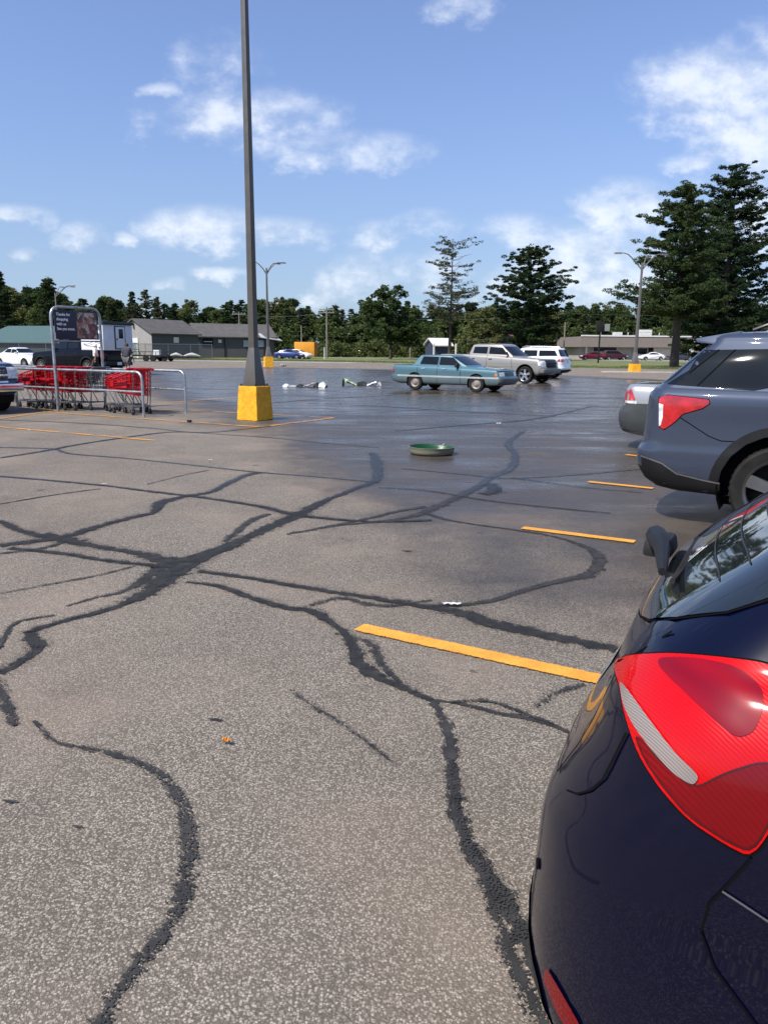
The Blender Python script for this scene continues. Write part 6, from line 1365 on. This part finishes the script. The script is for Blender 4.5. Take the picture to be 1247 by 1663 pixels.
P4 = upole('taller utility pole with a transformer right of the dense pine', 902, 132, 7.9, (), .15, wood, 5.9)
P5 = upole('shorter bare utility pole right of the transformer pole', 915, 126, 6.0, (), .14)
P6 = upole('thin utility pole in front of the woods behind the teal sedan', 666, 150, 7.5, ())
P7 = upole('short utility pole with a crossarm above the storage building roof', 390, 145, 8.0, (7.6,))
wires = MB()
def wire(a, b, za, zb, sag=.5):
    pts = []
    for i in range(17):
        t = i / 16; pts.append((a[0] + (b[0] - a[0]) * t, a[1] + (b[1] - a[1]) * t, za + (zb - za) * t - sag * 4 * t * (1 - t)))
    m = MB(); m.tube(pts, .022, 4); o = m.build('power_line', mat('wire', (.10, .10, .10), .5), None); return o
WL = [(P7, P1, 7.5, 7.5, 'power line from the crossarm pole to the pole above the storage roof'), (P1, P6, 7.9, 7.2, 'upper power line between the crossarm pole and the thin pole'), (P6, P4, 7.2, 7.7, 'power line running behind the silver pickup to the transformer pole'),
      (P6, P4, 3.8, 4.0, 'low cable running behind the teal sedan and silver pickup'), (P4, G2(1300, 140), 7.7, 8.5, 'upper power line running right from the transformer pole'), (P4, G2(1300, 138), 5.0, 5.4, 'lower cable running right from the transformer pole'), (P7, P6, 4.4, 4.2, 'low cable crossing in front of the woods left of centre')]
for a, b, za, zb, lb in WL: tag(wire(a, b, za, zb), lb, 'power line', 'overhead wires')
# signal post and small road signs
p = G2(972, 104); o = empty('signal_post', (*p, 0), 0); tag(o, 'black post carrying a dark box and a small grey sign by the lawn', 'sign post')
m = MB(); m.rod((0, 0, 0), (0, 0, 5.0), .11, n=8); m.build('post', UNDER, o); m = MB(); m.box((-.1, 0, 4.7), (.9, .5, 1.3)); m.build('dark_box', UNDER, o, bevel=.05); m = MB(); m.box((.9, 0, 4.6), (.7, .05, .9)); m.build('small_sign', mat('grey sign back', (.25, .26, .26), .5), o)
for px, lb in ((1122, 'small white road sign on a thin post by the slate SUV roof'),):
    p = G2(px, 110); o = empty('road_sign', (*p, 0), 0); tag(o, lb, 'sign'); m = MB(); m.rod((0, 0, 0), (0, 0, 1.9), .04); m.build('post', GALV, o); m = MB(); m.box((0, -.05, 1.75), (.6, .03, .5)); m.build('sign_face', mat('white metal', (.6, .6, .6), .5), o)

# chain link fence at the left
def chain_fence():
    a = Vector((*G2(-60, 92), 0)); b = Vector((*G2(345, 108), 0)); U_ = (b - a).normalized(); L = (b - a).length
    o = empty('chain_link_fence', a, math.atan2(U_.y, U_.x)); tag(o, 'long chain link fence in front of the storage buildings and green shed', 'fence')
    mm = bpy.data.materials.new('chain link mesh'); mm.use_nodes = True; t = NT(mm.node_tree); b_ = t.n['Principled BSDF']; b_.inputs['Base Color'].default_value = (.16, .165, .17, 1); b_.inputs['Roughness'].default_value = .5
    Q = t.add('ShaderNodeSeparateXYZ', ins={0: t.add('ShaderNodeTexCoord').outputs['Object']})
    f = lambda v: t.m('LESS_THAN', t.m('ABSOLUTE', t.m('SUBTRACT', t.m('FRACT', t.m('MULTIPLY', v, 9.0)), .5)), .075)
    al = t.m('MAXIMUM', f(t.m('ADD', Q.outputs[0], Q.outputs[2])), f(t.m('SUBTRACT', Q.outputs[0], Q.outputs[2])))
    mx = t.add('ShaderNodeMixShader', ins={0: al, 1: t.add('ShaderNodeBsdfTransparent').outputs[0], 2: b_.outputs[0]}); t.l.new(mx.outputs[0], t.n['Material Output'].inputs[0])
    m = MB(); m.raw([(0, 0, .05), (L, 0, .05), (L, 0, 1.95), (0, 0, 1.95)], [(0, 1, 2, 3)]); m.build('mesh_panel', mm, o, 0)
    m = MB(); m.rod((0, 0, 1.97), (L, 0, 1.97), .03, n=6); m.build('top_rail', GALV, o)
    n = int(L / 3)
    for i in range(n + 1): m = MB(); m.rod((i * L / n, .05, 0), (i * L / n, .05, 2.05), .035, n=6); m.build('fence_post', GALV, o)
chain_fence()
# trailers standing at the fence
def util_trailer():
    p = G2(222, 88); o = empty('utility_trailer', (*p, 0), R(-6)); tag(o, 'black open utility trailer with a raised mesh ramp by the fence', 'trailer')
    m = MB(); m.box((1.9, 0, .62), (3.8, 1.9, .14)); m.build('bed', UNDER, o)
    m = MB()
    for i in range(8): m.rod((.0, -.9 + i * .26, .6), (-.25, -.9 + i * .26, 2.0), .025, n=5)
    for z in (.7, 1.3, 2.0): m.rod((-.25 * (z - .6) / 1.4, -.95, z), (-.25 * (z - .6) / 1.4, .95, z), .03, n=5)
    m.build('mesh_ramp', mat('rusty dark steel', (.05, .045, .04), .7), o)
    m = MB()
    for x in (0, 1.3, 2.6, 3.8):
        for y in (-.95, .95): m.rod((x, y, .6), (x, y, 1.05), .03, n=5)
    for y in (-.95, .95): m.rod((0, y, 1.05), (3.8, y, 1.05), .03, n=5)
    m.build('side_rails', UNDER, o)
    for x in (1.5, 2.3):
        for s in (-1, 1): m = MB(); m.lathe([(.001, -.1), (.33, -.1), (.33, .1), (.001, .1)], (x, s * 1.05, .33), 18, 'Y'); m.build('wheel', RUBBER, o)
    m = MB(); m.box((4.5, 0, .5), (1.6, .12, .1)); m.build('drawbar', UNDER, o)
    q = G2(255, 88); o2 = empty('jet_ski_trailer', (*q, 0), R(-4)); tag(o2, 'low trailer with two small white craft and a white bin at the fence', 'trailer')
    m = MB(); m.box((2.4, 0, .40), (5.4, .12, .1)); m.box((1.6, 0, .42), (.1, 1.8, .1)); m.box((3.6, 0, .42), (.1, 1.8, .1)); m.build('frame', UNDER, o2)
    for s in (-1, 1): m = MB(); m.lathe([(.001, -.1), (.28, -.1), (.28, .1), (.001, .1)], (1.2, s * 1.0, .28), 18, 'Y'); m.build('wheel', RUBBER, o2)
    for x, w_ in ((2.2, 1.5), (4.0, 1.9)):
        m = MB(); m.tube([(x - w_ / 2, 0, .62), (x - w_ / 4, 0, .72), (x, 0, .78), (x + w_ / 4, 0, .7), (x + w_ / 2, 0, .6)], [.06, .17, .22, .15, .04], 12); m.build('white_hull', mat('dull white hull', (.34, .34, .33), .6), o2)
    m = MB(); m.box((.1, -.2, .85), (.75, .7, .8), taper=.9); m.build('bin', mat('white metal', (.6, .6, .6), .5), o2, bevel=.03)
util_trailer()

# ================================================================ trees
def leafmat(name, c0, c1, sc_=.35):
    m_ = bpy.data.materials.new(name); m_.use_nodes = True; t = NT(m_.node_tree); b = t.n['Principled BSDF']
    P = t.add('ShaderNodeTexCoord').outputs['Object']; oi = t.add('ShaderNodeObjectInfo').outputs['Random']
    f = t.m('ADD', t.m('MULTIPLY', t.noise(P, sc_, 4), .8), t.m('MULTIPLY', t.m('SUBTRACT', oi, .5), .35))
    c = t.mix(t.ss(f, .2, .62), c0, c1); t.l.new(c, b.inputs['Base Color']); b.inputs['Roughness'].default_value = .75; b.inputs['Specular IOR Level'].default_value = .15
    tl = t.add('ShaderNodeBsdfTranslucent', ins={0: c}); mx = t.add('ShaderNodeMixShader', ins={0: .32, 1: b.outputs[0], 2: tl.outputs[0]}); t.l.new(mx.outputs[0], t.n['Material Output'].inputs[0])
    return m_
BARK = mat('bark', (.055, .042, .034), .95, var=.3, scale=6, bump=.5, bscale=20)
PINE = leafmat('pine needles', (.020, .040, .017), (.058, .084, .028))
OAK = leafmat('broad leaves', (.040, .066, .022), (.095, .125, .038))
OAKY = leafmat('lighter leaves', (.055, .078, .024), (.13, .145, .05))
SNAG = leafmat('thin pine needles', (.055, .070, .034), (.10, .105, .055))
class Leaves:
    def __init__(s): s.v = []; s.f = []
    def clump(s, rng, c, r, n, size, flat=.5, up=0.0, asp=2.2):
        P = rng.normal(size=(n, 3)); P /= np.maximum(np.linalg.norm(P, axis=1, keepdims=True), 1e-6); P *= rng.uniform(.25, 1, (n, 1)) ** .6
        P = P * np.array([r, r, r * flat]) + np.array(c)
        A = rng.normal(size=(n, 3)); A[:, 2] = A[:, 2] * .6 + up; A /= np.linalg.norm(A, axis=1, keepdims=True)
        B = np.cross(A, rng.normal(size=(n, 3))); B /= np.linalg.norm(B, axis=1, keepdims=True)
        L = size * rng.uniform(.7, 1.3, (n, 1)); W = L / asp; k = len(s.v) if isinstance(s.v, list) else 0
        q = np.stack([P - A * L * .5, P + B * W * .5, P + A * L * .5, P - B * W * .5], 1).reshape(-1, 3)
        s.v.append(q)
    def build(s, name, m_, parent):
        V = np.concatenate(s.v); n = len(V) // 4
        me = bpy.data.meshes.new(name); me.vertices.add(len(V)); me.vertices.foreach_set('co', V.ravel()); me.loops.add(n * 4); me.loops.foreach_set('vertex_index', np.arange(n * 4))
        me.polygons.add(n); me.polygons.foreach_set('loop_start', np.arange(n) * 4); me.update(calc_edges=True); me.materials.append(m_)
        o = bpy.data.objects.new(name, me); COL.objects.link(o); o.parent = parent; return o
def pine(H, Rm, base, seed, tiers=20, dens=1.0, mat_=PINE, prof=None, trunkr=.35, bare=0.0, leaf=.42, side=None):
    rng = np.random.default_rng(seed); o = empty('pine_tree'); tr = MB(); lf = Leaves()
    lean = rng.normal(0, .012, 2)
    tr.tube([(lean[0] * z * z / H, lean[1] * z * z / H, z) for z in np.linspace(0, H * .97, 9)], [trunkr * (1 - .93 * i / 8) + (.12 * trunkr if i == 0 else 0) for i in range(9)], 9)
    z = base * H
    while z < H * .985:
        t = (z / H - base) / (1 - base)
        rad = Rm * (prof(t) if prof else (1 - t) ** .75 * (1.0 if t > .12 else .55 + t * 3.7)) + .35
        nb = max(3, int(rng.integers(4, 7) * dens)); a0 = rng.uniform(0, 6.28)
        for k in range(nb):
            a = a0 + k * 6.283 / nb + rng.normal(0, .28); r_ = rad * rng.uniform(.55, 1.12)
            if side and rng.uniform() < side[1] and math.cos(a - side[0]) < 0: r_ *= .6
            zz = z + rng.uniform(-.3, .3); drop = rng.uniform(-.10, .12) - .10 * (1 - t); P = []
            for u in (0, .35, .7, 1.0): P.append((math.cos(a) * r_ * u + lean[0] * zz, math.sin(a) * r_ * u + lean[1] * zz, zz + r_ * (drop * u + .22 * u * u)))
            tr.tube(P, [.07 * (1 - t * .6) * trunkr / .35, .05 * (1 - t * .6), .03, .012], 4)
            if rng.uniform() < bare: continue
            nc = max(2, int(r_ / .55))
            for c in range(nc):
                u = .28 + .76 * (c + rng.uniform(.1, .9)) / nc
                q = np.array([np.interp(u, (0, .35, .7, 1.0, 1.2), [P[0][i], P[1][i], P[2][i], P[3][i], P[3][i] * 1.15 - P[2][i] * .15]) for i in range(3)])
                q += rng.normal(0, .12 + .13 * r_ * .3, 3) * np.array([1, 1, .45])
                lf.clump(rng, q, rng.uniform(.38, .75) * (1 - .25 * t), int(30 * dens), leaf, .42, .35, 2.6)
        z += (H * (1 - base) / tiers) * rng.uniform(.75, 1.2)
    lf.clump(rng, (lean[0] * H, lean[1] * H, H * .97), .5, 40, leaf, 1.3, .7, 2.6)
    tr.build('trunk', BARK, o, 60); lf.build('crown', mat_, o); return o
def broad(H, Rm, base, seed, n=150, mat_=OAK, leaf=.36, per=46, name='deciduous_tree'):
    rng = np.random.default_rng(seed); o = empty(name); tr = MB(); lf = Leaves()
    hb = H * base; tr.tube([(0, 0, 0), (.05, 0, hb), (0, .1, H * .5), (.1, 0, H * .75)], [.30, .24, .16, .05], 8)
    lobes = []
    for k in range(rng.integers(7, 11)):
        a = rng.uniform(0, 6.28); rr = Rm * rng.uniform(.15, .68); zc = H * rng.uniform(base + .15, .86); rr *= 1 - .45 * max(0, zc / H - .55) / .4
        c = np.array([math.cos(a) * rr, math.sin(a) * rr, zc]); lobes.append((c, Rm * rng.uniform(.32, .52)))
        tr.tube([(0, 0, zc * .55), tuple(c * np.array([.5, .5, .8])), tuple(c)], [.10, .06, .02], 5)
    lobes.append((np.array([0, 0, H * .88]), Rm * .36))
    for k in range(n):
        c, r = lobes[rng.integers(len(lobes))]; d = rng.normal(size=3); d /= np.linalg.norm(d); d[2] = abs(d[2]) * 1.0 if rng.uniform() < .62 else d[2]
        q = c + d * r * rng.uniform(.55, 1.08) * np.array([1, 1, .85]); q[2] = min(q[2], H)
        if q[2] < hb * .8: continue
        lf.clump(rng, q, rng.uniform(.45, .95), per, leaf, .65, .1, 1.7)
    tr.build('trunk', BARK, o, 60); lf.build('crown', mat_, o); return o
def place(o, label, group, px, Y, rz=0.0, s=1.0, cat='tree', zs=None):
    p = at(px, 567, Y); o.location = (p.x, Y, 0); o.rotation_euler.z = rz; o.scale = (s, s, zs or s); tag(o, label, cat, group); return o
wide = lambda t: (.50 + 1.6 * t if t < .25 else .98 - .10 * (t - .25) - .95 * max(0, t - .45)) * (1 if t < .9 else .8)
broadp = lambda t: (.75 + t * .8 if t < .3 else 1.0 - (t - .3) * 1.12)
o = pine(17.8, 5.7, .30, 31, 18, 2.1, leaf=.28, prof=lambda t: [1.12, 1.0, .55, .70, .62, .80, .45, .70, .42, .36, .12][min(10, int(t * 10.99))] * 1.0, trunkr=.45, side=(R(180), .5)); place(o, 'tall dark pine with a bare lower trunk at the right edge of the lot', None, 1096, 81)
o = pine(22.2, 6.4, .16, 47, 22, 2.0, leaf=.28, prof=lambda t: [.75, .9, .92, .8, .95, .7, .62, .72, .60, .50, .25][min(10, int(t * 10.99))], trunkr=.5); place(o, 'tallest dark pine, rising above the slate SUV at the right', None, 1170, 92)
o = pine(15.0, 5.6, .10, 49, 16, 1.7, leaf=.32, prof=lambda t: .9 - .6 * t, trunkr=.4); place(o, 'lower dark pine filling the space behind the two tallest pines', None, 1142, 101)
o = pine(18.3, 6.6, .16, 52, 16, 1.9, leaf=.36, prof=lambda t: [.55, .75, .85, .72, 1.0, .95, .90, .72, .62, .50, .22][min(10, int(t * 10.99))], trunkr=.45); place(o, 'dense dark pine with a broad crown standing behind the silver pickup', None, 857, 130)
o = pine(18.6, 5.2, .32, 66, 26, .85, SNAG, prof=lambda t: [.55, .9, 1.0, .85, .7, .35, .55, .75, .55, .65, .3][min(10, int(t * 10.99))], trunkr=.30, bare=.25, leaf=.30); place(o, 'sparse half bare pine standing alone behind the teal sedan', None, 730, 128)
o = broad(11.2, 6.2, .06, 71, 240, OAK, .42, 60); place(o, 'round dark tree with foliage to the ground in the centre', None, 634, 128)
o = broad(9.0, 6.0, .06, 72, 210, OAKY, .42, 56); place(o, 'reddish green bushy tree between the sparse pine and the dense pine', None, 790, 150)
protos = [pine(15.5, 3.4, .08, 101, 22, 1.2, leaf=.42), pine(17.5, 3.8, .12, 102, 22, 1.2, leaf=.42), broad(13, 4.8, .10, 103, 260, OAK, .42, 60), broad(12, 5.2, .10, 104, 260, OAKY, .42, 60), broad(14, 4.4, .12, 105, 260, OAK, .42, 60), pine(14, 3.0, .10, 106, 18, .8, SNAG, leaf=.55)]
kinds = ['dark pine in the wood beyond the buildings', 'tall dark pine in the wood beyond the buildings', 'dark green leafy tree in the wood beyond the buildings', 'pale green leafy tree in the wood beyond the buildings', 'tall leafy tree in the wood beyond the buildings', 'thin greyish pine in the wood beyond the buildings']
rng = random.Random(5); used = set()
# top line of the wood in the photograph: pixel column -> pixel row
TOP = [(-60, 440), (0, 442), (40, 470), (80, 452), (110, 482), (170, 482), (240, 474), (280, 492), (330, 490), (390, 486), (450, 484), (520, 492), (580, 496), (640, 488), (700, 496), (780, 490), (840, 492), (920, 490), (980, 494), (1060, 490), (1130, 480), (1200, 490), (1247, 494), (1340, 480)]
def topat(px):
    for (a, ya), (b, yb) in zip(TOP, TOP[1:]):
        if a <= px <= b: return ya + (yb - ya) * (px - a) / (b - a)
    return 490
HT = [15.5, 17.5, 13, 12, 14, 14]
for row, (Y0, n, dl) in enumerate(((176, 62, 0), (192, 56, 3), (214, 50, 2))):
    for i in range(n):
        px = -90 + (1430 / n) * (i + rng.uniform(-.35, .35)); Y = Y0 + rng.uniform(-5, 6)
        k = rng.choice([0, 1, 2, 3, 4, 5, 1, 0, 2]); zt = (at(px, topat(px) + rng.uniform(-3, 14) + (6 if row == 0 else 0), Y)).z
        s = max(.5, zt / HT[k]); src = protos[k]; o = src if k not in used else copy_tree(src); used.add(k)
        place(o, kinds[k], 'trees of the far wood: ' + kinds[k].split(' in ')[0], px, Y, rng.uniform(0, 6.28), 1.0 * max(s, .85) * rng.uniform(.9, 1.15), 'tree', s)
# closer pines at the left edge
o = copy_tree(protos[1]); place(o, 'large dark pine at the far left edge behind the green roofed shed', None, 8, 150, 1.0, 1.1, zs=(at(8, 440, 150).z) / 17.5)
o = copy_tree(protos[0]); place(o, 'pointed pine beside the distant light pole at the left', None, 82, 150, 2.0, 1.1, zs=(at(82, 450, 150).z) / 15.5)
# shrubs and undergrowth at the foot of the wood: nobody could count it
rngn = np.random.default_rng(9); lf = Leaves()
for i in range(1500):
    px = rngn.uniform(-90, 1340); Y = rngn.uniform(166, 176); p = at(px, 567, Y); lf.clump(rngn, (p.x, Y, rngn.uniform(0, 1) ** 1.3 * 6.5), rngn.uniform(.7, 1.5), 34, .6, .7, .1, 1.6)
ug = lf.build('undergrowth', OAK, None); tag(ug, 'dark shrubs and saplings along the foot of the wood', 'undergrowth', kind='stuff')
lf = Leaves()
for i in range(260):
    px = rngn.uniform(505, 720); Y = rngn.uniform(150, 158); p = at(px, 567, Y); lf.clump(rngn, (p.x, Y, rngn.uniform(0, 1) ** 1.2 * (2.5 if px < 600 else 4.5)), rngn.uniform(.5, 1.1), 34, .45, .7, .1, 1.6)
ug = lf.build('roadside_bushes', OAKY, None); tag(ug, 'low roadside bushes left and right of the round dark tree', 'bushes', kind='stuff')
lf = Leaves()
for i in range(9000):
    t = rngn.uniform(); x = -34 + t * 150; ye = np.interp(x, [-60, -29, -13.5, -2, 15.7, 26, 34, 120], [106, 99.5, 97, 93, 74, 69.8, 68, 60]) + abs(rngn.normal(0, 5)) + .3
    lf.clump(rngn, (x, ye, .05), .35, 5, .12, .15, 1.2, 5)
ug = lf.build('rough_grass', leafmat('grass blades', (.07, .085, .025), (.14, .15, .05)), None); tag(ug, 'rough grass along the far edge of the lot', 'grass', kind='stuff')
